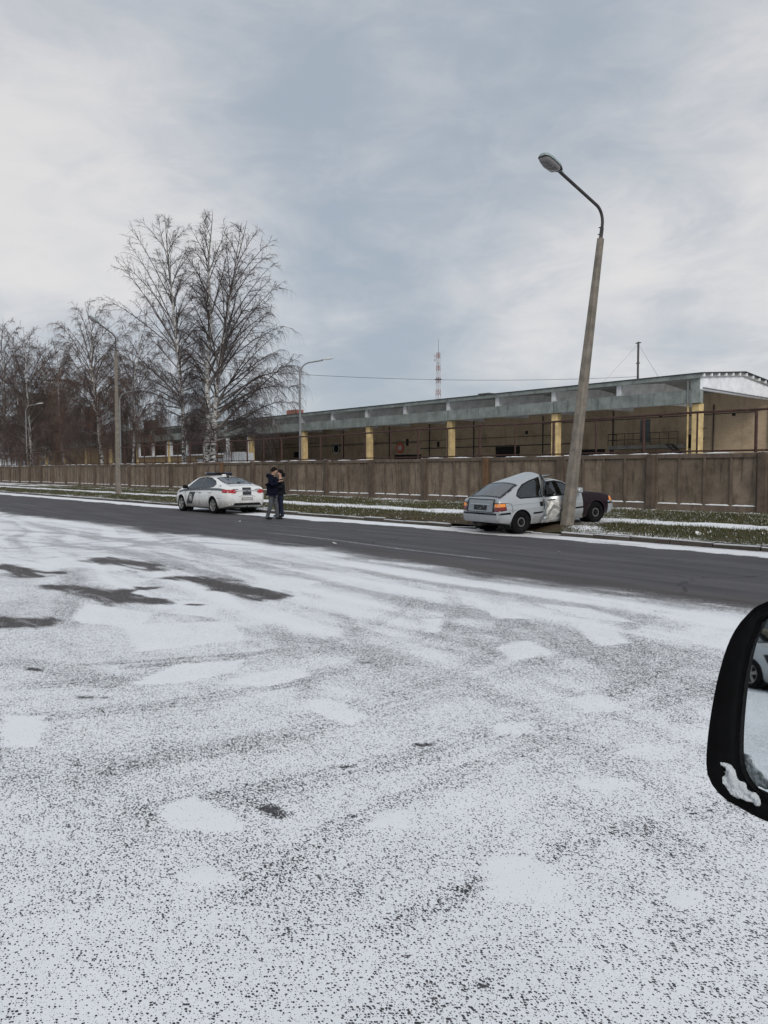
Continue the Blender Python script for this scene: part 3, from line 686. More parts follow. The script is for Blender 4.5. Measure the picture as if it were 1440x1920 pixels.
# ------------------------------------------------------------------ concrete fence with four recessed slabs to each bay
def build_fence():
    root = empty('concrete_fence', (0, FENCE_Y, YARD_Z))
    tag(root, 'long brown weathered concrete panel fence with posts behind the verge', 'fence')
    H = 2.01; S = 4.0
    post_me = MB().bbox(-0.15, 0.15, -0.17, 0.12, -0.4, H + 0.015, 0.02).mesh('post', MT['fpost'])
    rust_me = MB().bbox(-0.15, 0.15, -0.17, 0.12, -0.4, H + 0.015, 0.02).mesh('post', MT['rustpost'])
    fr = MB()
    fr.box(0.152, 3.848, -0.06, 0.09, H - 0.15, H)                  # top rail
    fr.box(0.152, 3.848, -0.065, 0.09, -0.3, 0.24)                  # base board
    xs = np.linspace(0.152, 3.848, 5)
    for i, x in enumerate(xs):
        w = 0.075 if i in (0, 4) else 0.04
        x0, x1 = (x, x + w * 1.3) if i == 0 else ((x - w * 1.3, x) if i == 4 else (x - w, x + w))
        fr.box(x0, x1, -0.055, 0.09, 0.24, H - 0.15)
    frame_me = fr.mesh('panel_frame', MT['ffrm'])
    slabs = []
    for i in range(4):
        x0 = xs[i] + (0.0975 if i == 0 else 0.04); x1 = xs[i + 1] - (0.0975 if i == 3 else 0.04)
        slabs.append((MB().box(x0 + 0.002, x1 - 0.002, 0.0, 0.05, 0.242, H - 0.152).mesh('slab', MT['fence']),
                      snow_strip(x0 + 0.01, x1 - 0.01, i)))
    cap = [lumpy_cap(S, k) for k in range(3)]
    r = random.Random(2)
    x0 = -11.02 - 24 * S
    for k in range(0, 28):
        x = x0 + k * S
        if x > 6: break
        inst('post', post_me if k not in (21, 15) else rust_me, root, (x, 0, r.uniform(-0.03, 0.03)), (r.uniform(-0.02, 0.02), r.uniform(-0.012, 0.012), 0))
        f = inst('panel_frame', frame_me, root, (x, r.uniform(-0.02, 0.02), r.uniform(-0.035, 0.02)), (r.uniform(-0.025, 0.025), r.uniform(-0.005, 0.005), 0))
        for i in range(4):
            sl = inst('slab', slabs[i][0], f)
            inst('snow_strip', slabs[i][1], f)
        if r.random() < 0.75: inst('snow_cap', cap[k % 3], f, (0, 0, H))
def snow_strip(x0, x1, seed):
    r = random.Random(seed); mb = MB(); n = 9; vs_ = []
    for i in range(n + 1):
        x = x0 + (x1 - x0) * i / n; h = 0.032 + r.uniform(-0.006, 0.008); d = 0.062 + r.uniform(-0.006, 0.004)
        if i in (0, n): h *= 0.4
        vs_ += [(x, -d, 0.238), (x, -d + 0.012, 0.24 + h), (x, -0.002, 0.243 + h), (x, -0.002, 0.238)]
    fs = [(4 * i + j, 4 * i + (j + 1) % 4, 4 * i + 4 + (j + 1) % 4, 4 * i + 4 + j) for i in range(n) for j in range(4)] + [(0, 1, 2, 3), tuple(4 * n + j for j in (3, 2, 1, 0))]
    return mb.add(vs_, fs).mesh('snow_strip', MT['snow'])
def lumpy_cap(S, seed):
    r = random.Random(seed + 50); mb = MB(); n = 40; vs_ = []; ph = r.random() * 6
    for i in range(n + 1):
        x = 0.16 + (S - 0.32) * i / n
        h = max(0.002, 0.010 + 0.018 * math.sin(i * 0.33 + ph) + r.uniform(-0.008, 0.010)); b = min(0.068, 0.02 + h * 2.2)
        vs_ += [(x, 0.015 - b, 0.001), (x, 0.015 - b * 0.8, 0.001 + h), (x, 0.015 + b * 0.8, 0.001 + h), (x, 0.015 + b, 0.001)]
    fs = [(4 * i + j, 4 * i + (j + 1) % 4, 4 * i + 4 + (j + 1) % 4, 4 * i + 4 + j) for i in range(n) for j in range(4)]
    return mb.add(vs_, fs).mesh('snow_cap', MT['snow'])
build_fence()

def build_pipe_frame():
    root = empty('pipe_frame', (0, 26.25, YARD_Z))
    tag(root, 'rusty steel pipe frame on thin posts rising above the concrete fence', 'railing')
    r = random.Random(12); x = -11.6 + 6 * 2.08
    xs = [x - 2.08 * i for i in range(54)]
    pts = [(xx, r.uniform(-0.01, 0.01), 3.46 + r.uniform(-0.035, 0.02)) for xx in xs]
    MB().tube(pts, 0.042, 6).build('pipe', MT['rust'], root)
    MB().tube([(xx, 0, 2.10 + r.uniform(-0.01, 0.01)) for xx in xs], 0.03, 6).build('pipe', MT['rust'], root)
    thick = MB().tube([(0, 0, -0.3), (0, 0, 3.44)], 0.055, 6).mesh('post', MT['rust']); thin = MB().tube([(0, 0, -0.3), (0, 0, 3.44)], 0.034, 6).mesh('post', MT['rust'])
    for i, xx in enumerate(xs): inst('post', thick if i % 2 == 0 else thin, root, (xx, 0, 0), (0, r.uniform(-0.008, 0.008), 0))
build_pipe_frame()
# ------------------------------------------------------------------ warehouse with its loading canopy
def build_warehouse():
    X1 = -26.7; YC = 51.0; YW = 62.5; BAY = 12.0; NB = 12; X0 = X1 - BAY * NB; GZ = YARD_Z
    root = empty('warehouse', (X1, YC, 0))
    tag(root, 'long low warehouse with yellow columns, green-grey fascia and loading canopy', 'building')
    def L(x): return x - X1
    def P(mb, name, mat, parent=root, smooth=False): return mb.build(name, mat, parent, smooth)
    # all parts in local coordinates: x from 0 leftwards (negative), y from 0 (column line) to 11.5 (wall)
    D = YW - YC
    ch = 6.37; z1, z2, zt = 6.37, 7.29, 8.10
    cm = MB().bbox(-0.31, 0.31, -0.31, 0.31, GZ - 0.1, ch, 0.07).mesh('column', MT['yellow'])
    fm = MB().box(-BAY + 0.03, -0.03, -0.12, 0.06, z1, z2).mesh('fascia_panel', MT['fascia'])
    for b in range(NB + 1):
        inst('column', cm, root, (-BAY * b - 0.05, 0.38, 0))
        if b < NB: inst('fascia_panel', fm, root, (-BAY * b, 0, 0))
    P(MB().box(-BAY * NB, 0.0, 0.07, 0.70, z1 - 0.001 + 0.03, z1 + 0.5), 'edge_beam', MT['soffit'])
    # cross beams every 6 m with a low gable
    def gab(y): return zt + (8.66 - zt) * (1 - abs(y - 6.1) / 6.1)
    prof = [(0.1, z2 - 0.25), (0.1, gab(0.1)), (6.1, gab(6.1)), (D, gab(D)), (D, z2 - 0.25)]
    bme = MB().prism(prof, -0.14, 0.14, 'x').mesh('cross_beam', MT['beam'])
    eme = MB().box(-0.2, 0.2, -0.10, 0.10, z2 + 0.002, zt).mesh('beam_end', MT['cabinet'])
    for k in range(1, 2 * NB + 1):
        bo = inst('cross_beam', bme, root, (-6.0 * k, 0, 0))
        inst('beam_end', eme, bo)
    eb = MB().prism([(-0.05, z2), (-0.05, gab(0.0)), (6.1, gab(6.1)), (D, gab(D)), (D, z2 - 0.05)], 0.02, 0.34, 'x'); P(eb, 'gable_beam', MT['white'])
    P(MB().box(-0.32, 0.30, -0.14, 0.12, z1 - 0.0, zt + 0.02).box(-0.05, 0.36, -0.12, 0.30, z1, z2 - 0.003), 'corner_post', MT['fascia'])
    P(MB().tube([(0.40, 0.2, z2 + 0.12), (0.40, D - 0.2, z2 + 0.02)], 0.045, 6), 'conduit', MT['galv'])
    # roof slab: two slopes
    ov = 0.32
    def slab(t0, t1, x0, x1, y_ov=0.0):
        ya, yb = -ov - y_ov, D + 0.35 + y_ov
        ga = zt - (8.66 - zt) / 6.1 * (ov + y_ov); gb = gab(yb)
        return MB().prism([(ya, ga + t0), (ya, ga + t1), (6.1, 8.66 + t1), (yb, gb + t1), (yb, gb + t0), (6.1, 8.66 + t0)], x0, x1, 'x')
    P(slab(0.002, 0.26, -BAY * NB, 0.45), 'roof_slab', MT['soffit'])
    P(slab(0.263, 0.34, -BAY * NB - 0.1, 0.62, 0.08), 'roofing', MT['tar'])
    P(MB().box(-BAY * NB, 0.46, -ov - 0.03, -ov - 0.002, zt - 0.06, zt + 0.23), 'roof_edge', MT['fasciatop'])
    dm = MB().box(0.455, 0.60, -0.07, 0.07, 0, 0.20).mesh('rib_end', MT['white'])
    for i in range(12):
        y = 0.0 + i * 1.06; inst('rib_end', dm, root, (0, y, gab(y) + 0.04))
    # back wall, hall behind it, pilaster at the corner
    P(MB().box(-BAY * NB, 0.0, D, D + 0.35, GZ - 0.1, 8.4), 'back_wall', MT['brick'])
    P(MB().box(-BAY * NB, 14.0, D + 0.36, D + 26, GZ - 0.1, 8.0), 'hall', MT['brick'])
    P(MB().box(-BAY * NB, 14.2, D + 0.5, D + 26.3, 8.0, 8.3), 'hall_roof', MT['tar'])
    P(MB().box(0.05, 0.95, D - 0.12, D + 0.8, GZ - 0.1, 9.75).box(0.0, 1.0, D - 0.17, D + 0.85, 9.76, 9.9), 'brick_pier', MT['whitebrick'])
    P(MB().box(-BAY * NB, 0.6, 3.0, D, GZ - 0.1, 1.25), 'loading_dock', MT['conc'])
    # things on the back wall
    def wall_x(px): return L(at_y(px, 830, YW).x)
    def wall_z(px, py): return at_y(px, py, YW).z
    dx0, dx1 = wall_x(1201), wall_x(1218)
    door = P(MB().box(dx0, dx1, D - 0.08, D - 0.003, wall_z(1210, 829), wall_z(1210, 787)), 'door', MT['doorg'])
    bx0, bx1 = wall_x(1157), wall_x(1287); bz = wall_z(1220, 833)
    bal = P(MB().box(bx0, bx1, D - 1.5, D - 0.004, bz - 0.42, bz - 0.10), 'balcony', MT['conc'])
    rl = MB()
    for h in (0.5, 1.05): rl.tube([(bx0, D - 1.45, bz - 0.1 + h), (bx1, D - 1.45, bz - 0.1 + h)], 0.03, 6); rl.tube([(bx0, D - 1.45, bz - 0.1 + h), (bx0, D - 0.02, bz - 0.1 + h)], 0.03, 6)
    rl.build('handrail', MT['darkst'], bal)
    pm = MB().tube([(0, 0, -0.12), (0, 0, 1.05)], 0.028, 6).mesh('baluster', MT['darkst'])
    for i in range(9): inst('baluster', pm, bal, (bx0 + (bx1 - bx0) * i / 8, D - 1.45, bz - 0.1))
    lm = MB().tube([(0, 0, GZ), (0, 0, bz - 0.425)], 0.09, 8).mesh('balcony_leg', MT['darkst'])
    for i in range(3): inst('balcony_leg', lm, bal, (bx0 + 0.2 + (bx1 - bx0 - 0.4) * i / 2, D - 1.35, 0))
    stc = MB()
    for sy in (D - 2.5, D - 1.6): stc.prism([(bx1 - 0.6, bz - 0.1), (bx1 - 0.35, bz - 0.1), (bx1 + 2.6, 1.3), (bx1 + 2.3, 1.3)], sy, sy + 0.06, 'y')
    st = stc.build('staircase', MT['darkst'], root)
    tm = MB().box(-0.14, 0.14, D - 2.44, D - 1.6, -0.02, 0.02).mesh('tread', MT['darkst'])
    for i in range(12): inst('tread', tm, st, (bx1 - 0.4 + 2.85 * i / 11, 0, bz - 0.15 - (bz - 1.5) * i / 11))
    # pipes and cables along the wall
    pp = MB()
    for (xa, xb, zz, rr) in ((-60, -20.0, 5.25, 0.03), (-90, -40, 5.1, 0.04), (-40, -18, 4.35, 0.05), (-130, -60, 5.6, 0.04), (-22, -1, 6.4, 0.03)):
        pp.tube([(xa, D - 0.06, zz), (xb, D - 0.06, zz)], rr, 6)
    P(pp, 'wall_pipe', MT['darkst'])
    r = random.Random(6)
    vp = MB().tube([(0, D - 0.08, 1.3), (0, D - 0.08, 7.2)], 0.06, 6).mesh('downpipe', MT['darkst'])
    for x in (-5, -14.6, -22.0, -31, -37.5, -46, -55, -66, -79, -93, -108): inst('downpipe', vp, root, (x + r.uniform(-1, 1), 0, 0))
    # dark bricked openings, gates and vents
    for (px0, px1, py0, py1, m) in ((1085, 1135, 843, 862, 'dark'), (930, 975, 838, 862, 'dark'), (1290, 1296, 815, 840, 'dark'), (624, 638, 833, 848, 'dark'), (552, 560, 848, 858, 'dark'),
                                    (762, 766, 823, 836, 'dark'), (820, 824, 828, 838, 'dark'), (740, 790, 853, 862, 'dark'), (985, 990, 808, 814, 'dark'), (1372, 1378, 775, 780, 'dark'), (1236, 1240, 778, 783, 'dark')):
        P(MB().box(wall_x(px0), wall_x(px1), D - 0.05, D - 0.002, wall_z(px0, py1), wall_z(px0, py0)), 'wall_opening', MT[m])
    # white-edged hole round the dark one, floodlight by the last column
    P(MB().lathe([(0.55, 0), (0.75, 0), (0.75, 0.04), (0.55, 0.04)], 14, 'y', (wall_x(631), D - 0.06, wall_z(631, 841))), 'chipped_plaster_rim', MT['cabinet'])
    fx, fz = wall_x(1318), wall_z(1318, 838)
    P(MB().bbox(fx - 0.45, fx + 0.15, D - 0.9, D - 0.4, fz - 0.25, fz + 0.1, 0.04).tube([(fx, D - 0.6, fz), (fx + 0.35, D - 0.7, fz + 0.75)], 0.13, 6), 'floodlight', MT['black'])
    # framed infill walls between the far columns
    for b in (5, 6, 7):
        xa, xb = -BAY * b - 0.45, -BAY * (b + 1) + 0.35; xm = (xa + xb) / 2
        P(MB().box(xb, xa, 0.25, 0.45, GZ - 0.1, 3.95), 'infill_wall', MT['ochre'])
        for (u, v) in ((xb, xm), (xm, xa)):
            fr = MB().box(u + 0.02, u + 0.22, 0.10, 0.5, 3.96, 6.2).box(v - 0.22, v - 0.02, 0.10, 0.5, 3.96, 6.2).box(u + 0.22, v - 0.22, 0.10, 0.5, 3.96, 4.12)
            w = P(fr, 'opening_frame', MT['white'])
    for b in (9, 10):
        P(MB().box(-BAY * (b + 1) + 0.3, -BAY * b - 0.4, 0.2, 0.45, GZ - 0.1, 6.3), 'infill_wall', MT['ochre'])
    # downpipe beside the end column
    P(MB().tube([(-0.62, 0.1, GZ), (-0.62, 0.1, 6.36)], 0.06, 8), 'downpipe', MT['yellow']); P(MB().tube([(-0.5, -0.19, 6.37), (-0.5, -0.19, 8.0)], 0.05, 8), 'downpipe', MT['galv'])
    P(MB().tube([(-0.72, 0.55, 4.6), (0.55, 0.55, 4.65)], 0.03, 6), 'bracket', MT['darkst'])
    # roof boxes
    for (px, w, py0, py1, m, yy) in ((553, 2.3, 769, 779, 'redbrick', 58), (914, 1.4, 738, 747, 'darkst', 57), (283, 3.5, 789, 800, 'darkst', 57)):
        c = at_y(px, py0, yy); P(MB().box(L(c.x) - w / 2, L(c.x) + w / 2, yy - YC - 0.6, yy - YC + 0.6, 8.5, c.z), 'roof_vent', MT[m])
    return root
wh = build_warehouse()
# warning sign on the back wall
c = at_y(750, 840, 62.4)
sg = empty('wall_sign', (c.x, 62.4, c.z)); tag(sg, 'small round orange-red sign on the shaded warehouse wall', 'sign')
MB().lathe([(0.001, -0.03), (0.62, -0.03), (0.62, 0.03)], 18, 'y').build('sign_disc', MT['sign'], sg)
MB().box(-0.28, -0.06, -0.05, -0.032, -0.3, 0.3).box(0.06, 0.28, -0.05, -0.032, -0.3, 0.3).box(-0.4, 0.4, -0.05, -0.032, -0.08, 0.08).build('sign_mark', MT['decalw'], sg)
# pale cabinets behind the fence
for (px0, px1, py0, lab) in ((419, 446, 848, 'pale grey metal cabinet with four doors behind fence, left of two'), (448, 462, 849, 'small pale cabinet beside yellow double column behind fence')):
    a, b = at_y(px0, py0, 42), at_y(px1, py0, 42); t = empty('cabinet', ((a.x + b.x) / 2, 42, YARD_Z - 0.02)); tag(t, lab, 'cabinet', 'cabinets behind the fence'); w = b.x - a.x; h = a.z - YARD_Z
    MB().bbox(-w / 2, w / 2, 0, 0.9, 0, h, 0.03).build('case', MT['cabinet'], t)
    nd = 4 if w > 1.5 else 1; dmesh = MB().box(0.04, w / nd - 0.04, -0.025, -0.003, 0.15, h - 0.12).mesh('door', MT['lampw'])
    for i in range(nd):
        dd = inst('door', dmesh, t, (-w / 2 + i * w / nd, 0, 0)); MB().box(w / nd * 0.7, w / nd * 0.8, -0.05, -0.026, h * 0.45, h * 0.62).build('handle', MT['black'], dd)
t = empty('low_shed', (at_y(400, 855, 44).x, 44, YARD_Z - 0.02)); tag(t, 'low pale concrete shed at the foot of the twin birch', 'shed')
MB().box(-4.2, 3.2, 0, 2.5, 0, 2.95).build('wall', MT['cabinet'], t); MB().box(-4.4, 3.4, -0.2, 2.7, 2.95, 3.1).build('roof', MT['tar'], t)

# flats far behind the trees --------------------------------------------
def flats(px0, px1, pytop, depth, storeys, wallm, label):
    d0 = FWD * depth
    def at_d(px): return d0 + RIGHT * ((px - 720) / 1440 * depth)
    a, b = at_d(px0), at_d(px1); w = (b - a).length; h = CAM_H + (884 - pytop) / 1440 * depth
    t = empty('apartment_block', (a.x, a.y, 0), math.atan2(b.y - a.y, b.x - a.x)); tag(t, label, 'building', 'flats behind the birches')
    MB().box(0, w, 0, 12, -1, h).build('wall', MT[wallm], t); MB().box(-0.3, w + 0.3, -0.3, 12.3, h, h + 0.5).build('roof', MT['tar'], t)
    sh = h / storeys; nw = max(3, int(w / 3.0)); ww = w / nw
    wm = MB().box(-0.75, 0.75, -0.10, -0.004, -0.7, 0.7).mesh('window', MT['win']); fm = MB().box(-0.85, 0.85, -0.14, -0.101, -0.82, -0.70).box(-0.04, 0.04, -0.14, -0.101, -0.7, 0.7).mesh('frame', MT['decalw'])
    for s_ in range(storeys):
        for k in range(nw):
            o = inst('window', wm, t, (ww * (k + 0.5), 0, sh * (s_ + 0.55))); inst('frame', fm, o)
flats(38, 92, 742, 210, 9, 'ochre', 'ochre apartment block showing through the leftmost birches')
flats(94, 126, 716, 230, 9, 'panelg', 'grey slab apartment tower showing through birch twigs beside the ochre block')
# ------------------------------------------------------------------ street lamps on concrete poles
def concrete_lamp(base, top_h, lean, arm_up, arm_len, label, arm_rise, bent=0.0):
    """tapered concrete pole with a bent steel arm reaching over the road (-Y) and a closed lantern"""
    root = empty('street_lamp', base); tag(root, label, 'street lamp', 'street lamps on concrete poles')
    mb = MB(); vs_ = []; fs = []; n = 8
    for i in range(13):
        t = i / 12; z = -0.5 + (top_h + 0.5) * t; hw = 0.158 - 0.083 * t; hd = 0.155 - 0.08 * t; c = 0.35
        ring = [(-hw, -hd * (1 - c)), (-hw * (1 - c), -hd), (hw * (1 - c), -hd), (hw, -hd * (1 - c)), (hw, hd * (1 - c)), (hw * (1 - c), hd), (-hw * (1 - c), hd), (-hw, hd * (1 - c))]
        vs_ += [(a, b, z) for a, b in ring]
    for i in range(12):
        for k in range(n): fs.append((i * n + k, i * n + (k + 1) % n, i * n + n + (k + 1) % n, i * n + n + k))
    fs += [tuple(range(n))[::-1], tuple(range(12 * n, 13 * n))]
    mb.add(vs_, fs).build('pole', MT['pole'], root)
    p0 = Vector((0, 0, top_h - 0.02)); pts = [p0, p0 + Vector((0, 0, arm_up * 0.62))]
    for k in range(1, 8):
        a = k / 7 * (math.pi / 2 - arm_rise); R = 0.42
        pts.append(Vector((0, -R * (1 - math.cos(a)), pts[1].z + R * math.sin(a))))
    dr = Vector((0, -math.cos(arm_rise), math.sin(arm_rise))); tip = pts[-1] + dr * arm_len; pts.append(tip)
    arm = MB().tube(pts, 0.040, 8).build('arm', MT['darkst'], root, True)
    bt = MB()
    for z in (0.12, 0.30): bt.tube([(-0.10, 0, top_h + z), (0.0, 0, top_h + z)], 0.014, 6)
    bt.build('bolt', MT['darkst'], root)
    MB().tube([(0, 0, top_h), (0, 0, top_h + 0.28)], 0.05, 8).build('socket', MT['darkst'], root)
    # lantern: hood above, clear bowl below, in a frame with y' along the arm
    def lan(name, mat, prof, parent, zs):
        vs2, fs2 = [], []; m_ = 14
        for (s_, w, h) in prof:
            for k in range(m_ + 1):
                a = math.pi * k / m_
                x = w * math.cos(a); z = zs * h * (math.sin(a) ** 0.7)
                vs2.append(tip + dr * s_ + Vector((x, 0, 0)) + Vector((0, math.sin(arm_rise), math.cos(arm_rise))) * z)
        q = m_ + 1
        for i in range(len(prof) - 1):
            for k in range(m_): fs2.append((i * q + k, i * q + k + 1, i * q + q + k + 1, i * q + q + k))
            fs2.append((i * q + m_, i * q, i * q + q, i * q + q + m_))
        fs2 += [tuple(range(q)), tuple(range((len(prof) - 1) * q, len(prof) * q))[::-1]]
        return MB().add(vs2, fs2).build(name, mat, parent, True)
    hood = lan('lantern', MT['lampg'], [(-0.10, 0.05, 0.05), (0.0, 0.06, 0.06), (0.08, 0.13, 0.09), (0.20, 0.175, 0.12), (0.50, 0.185, 0.125), (0.68, 0.16, 0.11), (0.75, 0.10, 0.07)], root, 1)
    lan('rim', MT['darkst'], [(0.06, 0.13, 0.02), (0.20, 0.182, 0.02), (0.50, 0.192, 0.02), (0.69, 0.165, 0.02), (0.755, 0.10, 0.02)], hood, -1)
    lan('bowl', MT['lens'], [(0.10, 0.10, 0.03), (0.22, 0.165, 0.13), (0.48, 0.175, 0.15), (0.66, 0.15, 0.10), (0.72, 0.09, 0.03)], hood, -1)
    lan('reflector', MT['galv'], [(0.18, 0.10, 0.03), (0.30, 0.13, 0.06), (0.55, 0.13, 0.06), (0.64, 0.09, 0.03)], hood, -1)
    root.rotation_euler = lean
    return root
# the pole that was hit: leans to the right along the picture plane
ang = math.atan2(56, 531)
lean_axis = FWD
q = Matrix.Rotation(ang, 3, lean_axis)
L1 = concrete_lamp(POLE + Vector((0, 0, 0.0)), 7.62, (0, 0, 0), 0.60, 1.66, 'tall leaning concrete street lamp the silver hatchback crashed into', math.radians(11))
L1.rotation_euler = q.to_euler()
b2 = at_z(222, 926, 0.22)
concrete_lamp((b2.x, b2.y, 0.15), 9.1, (0, 0, 0), 1.2, 0.95, 'upright concrete street lamp on the verge left of the white police car', math.radians(32))

# thin steel lamps in the yard
def steel_lamp(x, y, h, label):
    root = empty('yard_lamp', (x, y, YARD_Z - 0.02)); tag(root, label, 'street lamp', 'steel lamps behind the fence')
    h -= YARD_Z; pts = [(0, 0, 0), (0, 0, h * 0.5), (0, 0, h - 1.05)]
    for k in range(1, 9):
        a = k / 8 * math.radians(76); R = 0.85; pts.append((R * (1 - math.cos(a)), 0, h - 1.05 + R * math.sin(a)))
    px_, _, pz_ = pts[-1]; pts.append((px_ + 1.0, 0, pz_ + 0.16))
    d = RIGHT
    def to(p): return (d.x * p[0], d.y * p[0], p[2])
    MB().tube([to(p) for p in pts], [0.10, 0.085, 0.065] + [0.05] * 9, 8).build('mast', MT['galv'], root, True)
    hx, hz = px_ + 0.95, pz_ + 0.17
    hd = MB()
    ring = []; prof = [(-0.1, 0.05, 0.03), (0.05, 0.10, 0.06), (0.35, 0.15, 0.09), (0.65, 0.13, 0.08), (0.80, 0.06, 0.03)]
    vs2, fs2 = [], []; n = 10
    for s_, w, hh in prof:
        for k in range(n):
            a = 2 * math.pi * k / n; p = to((hx + s_, 0, hz + 0.05 + s_ * 0.1 + hh * math.sin(a) * (1.0 if math.sin(a) > 0 else 0.8)))
            vs2.append((p[0] - d.y * w * math.cos(a), p[1] + d.x * w * math.cos(a), p[2]))
    for i in range(len(prof) - 1):
        for k in range(n): fs2.append((i * n + k, i * n + (k + 1) % n, i * n + n + (k + 1) % n, i * n + n + k))
    fs2 += [tuple(range(n)), tuple(range((len(prof) - 1) * n, len(prof) * n))]
    hd.add(vs2, fs2).build('lantern', MT['lampw'], root, True)
for px, py, lab in ((562, 676, 'thin grey steel lamp mast rising behind the fence right of the birches'),
                    (224, 733, 'steel lamp behind the fence, pale head beside the left concrete pole'),
                    (48, 758, 'farthest steel lamp behind the fence among the leftmost birches')):
    c = at_y(px, py, 31.0); steel_lamp(c.x, 31.0, c.z + 0.1, lab)

# ------------------------------------------------------------------ radio tower, guyed mast, overhead cable
def lattice_tower():
    D = 340.0; a = FWD * D + RIGHT * ((821 - 720) / 1440 * D); H = CAM_H + (884 - 664) / 1440 * D
    root = empty('radio_tower', (a.x, a.y, 0)); tag(root, 'red and white lattice radio tower far behind the warehouse roof', 'tower')
    n = 20
    for b in range(n):
        z0, z1 = H * b / n, H * (b + 1) / n; w0, w1 = 2.3 - 1.3 * b / n, 2.3 - 1.3 * (b + 1) / n
        mb = MB(); cs = [(-1, -1), (1, -1), (1, 1), (-1, 1)]
        for (sx, sy) in cs: mb.tube([(sx * w0 / 2, sy * w0 / 2, z0), (sx * w1 / 2, sy * w1 / 2, z1)], 0.10, 4)
        for i in range(4):
            (ax, ay), (bx, by) = cs[i], cs[(i + 1) % 4]
            mb.tube([(ax * w0 / 2, ay * w0 / 2, z0), (bx * w1 / 2, by * w1 / 2, z1)], 0.07, 4); mb.tube([(bx * w0 / 2, by * w0 / 2, z0), (ax * w1 / 2, ay * w1 / 2, z1)], 0.07, 4)
            mb.tube([(ax * w1 / 2, ay * w1 / 2, z1), (bx * w1 / 2, by * w1 / 2, z1)], 0.07, 4)
        mb.build('lattice_section', MT['redw'] if b % 2 else MT['whitew'], root)
    for z, w in ((H * 0.60, 2.4), (H * 0.78, 2.2)): MB().box(-w / 2, w / 2, -w / 2, w / 2, z, z + 0.4).build('platform', MT['darkst'], root)
    MB().tube([(0, 0, H), (0, 0, H + 6)], [0.10, 0.05], 5).build('whip_antenna', MT['darkst'], root)
    for (x, z) in ((-1.2, H - 3), (-1.2, H - 1.2), (0.9, H - 4), (1.0, H * 0.62)): MB().lathe([(0.05, -0.2), (0.75, 0.0), (0.7, 0.15), (0.1, 0.2)], 12, 'y', (x, -0.9, z)).build('dish', MT['whitew'], root)
lattice_tower()
def guyed_mast():
    Y = 66.0; c = at_y(1197, 641, Y)
    root = empty('antenna_mast', (c.x, Y, 8.3)); tag(root, 'thin guyed antenna mast standing on the warehouse roof', 'antenna')
    H = c.z - 8.3
    MB().tube([(0, 0, -0.02), (0, 0, H)], 0.10, 6).build('mast', MT['darkst'], root)
    MB().tube([(-0.28, 0, H - 0.1), (0.28, 0, H - 0.1)], 0.05, 5).tube([(-0.2, 0, H - 2.0), (0.2, 0, H - 2.0)], 0.05, 5).build('crossbar', MT['darkst'], root)
    for dx, dy in ((-4.2, -2.5), (4.0, -1.0), (-1.6, 3), (2.0, 3.0)):
        MB().tube([(0, 0, H - 0.2), (dx, dy, 0.0)], 0.009, 3).build('guy_wire', MT['wire'], root)
    a = at_y(392, 690, 31.0); b = Vector((c.x, Y, at_y(1197, 706, Y).z)); pts = []
    for i in range(41):
        t = i / 40; p = a.lerp(b, t); p.z -= 1.15 * 4 * t * (1 - t) * 0.55; pts.append(p)
    o = MB().tube(pts, 0.022, 4).build('overhead_cable', MT['wire']); tag(o, 'thin dark cable sagging across the sky above the warehouse', 'cable')
guyed_mast()
# ------------------------------------------------------------------ bare weeping birches
def batch_tubes(paths, radii, n=3):
    """paths (N,K,3), radii (N,K) -> verts, quads"""
    N, K, _ = paths.shape
    t = np.gradient(paths, axis=1); t /= np.linalg.norm(t, axis=2, keepdims=True) + 1e-9
    ref = np.zeros_like(t); ref[..., 0] = 0.37; ref[..., 1] = 0.93
    u = np.cross(t, ref); u /= np.linalg.norm(u, axis=2, keepdims=True) + 1e-9
    w = np.cross(t, u); vs_ = []
    for k in range(n):
        a = 2 * math.pi * k / n; vs_.append(paths + (u * math.cos(a) + w * math.sin(a)) * radii[..., None])
    V = np.stack(vs_, 2).reshape(-1, 3)
    base = (np.arange(N)[:, None, None] * K + np.arange(K - 1)[None, :, None]) * n
    k = np.arange(n)[None, None, :]; k2 = (k + 1) % n
    F = np.stack([base + k, base + k2, base + n + k2, base + n + k], -1).reshape(-1, 4)
    return V, F
def along(P, idx, t):
    """points at parameter t (0..1) on paths P[idx]"""
    K = P.shape[1]; q = t * (K - 1); q0 = np.minimum(q.astype(int), K - 2); f = (q - q0)[:, None]
    a, b = P[idx, q0], P[idx, q0 + 1]; d = b - a; d /= np.linalg.norm(d, axis=1, keepdims=True) + 1e-9
    return a + (b - a) * f, d
def unit(v): return v / (np.linalg.norm(v, axis=1, keepdims=True) + 1e-9)
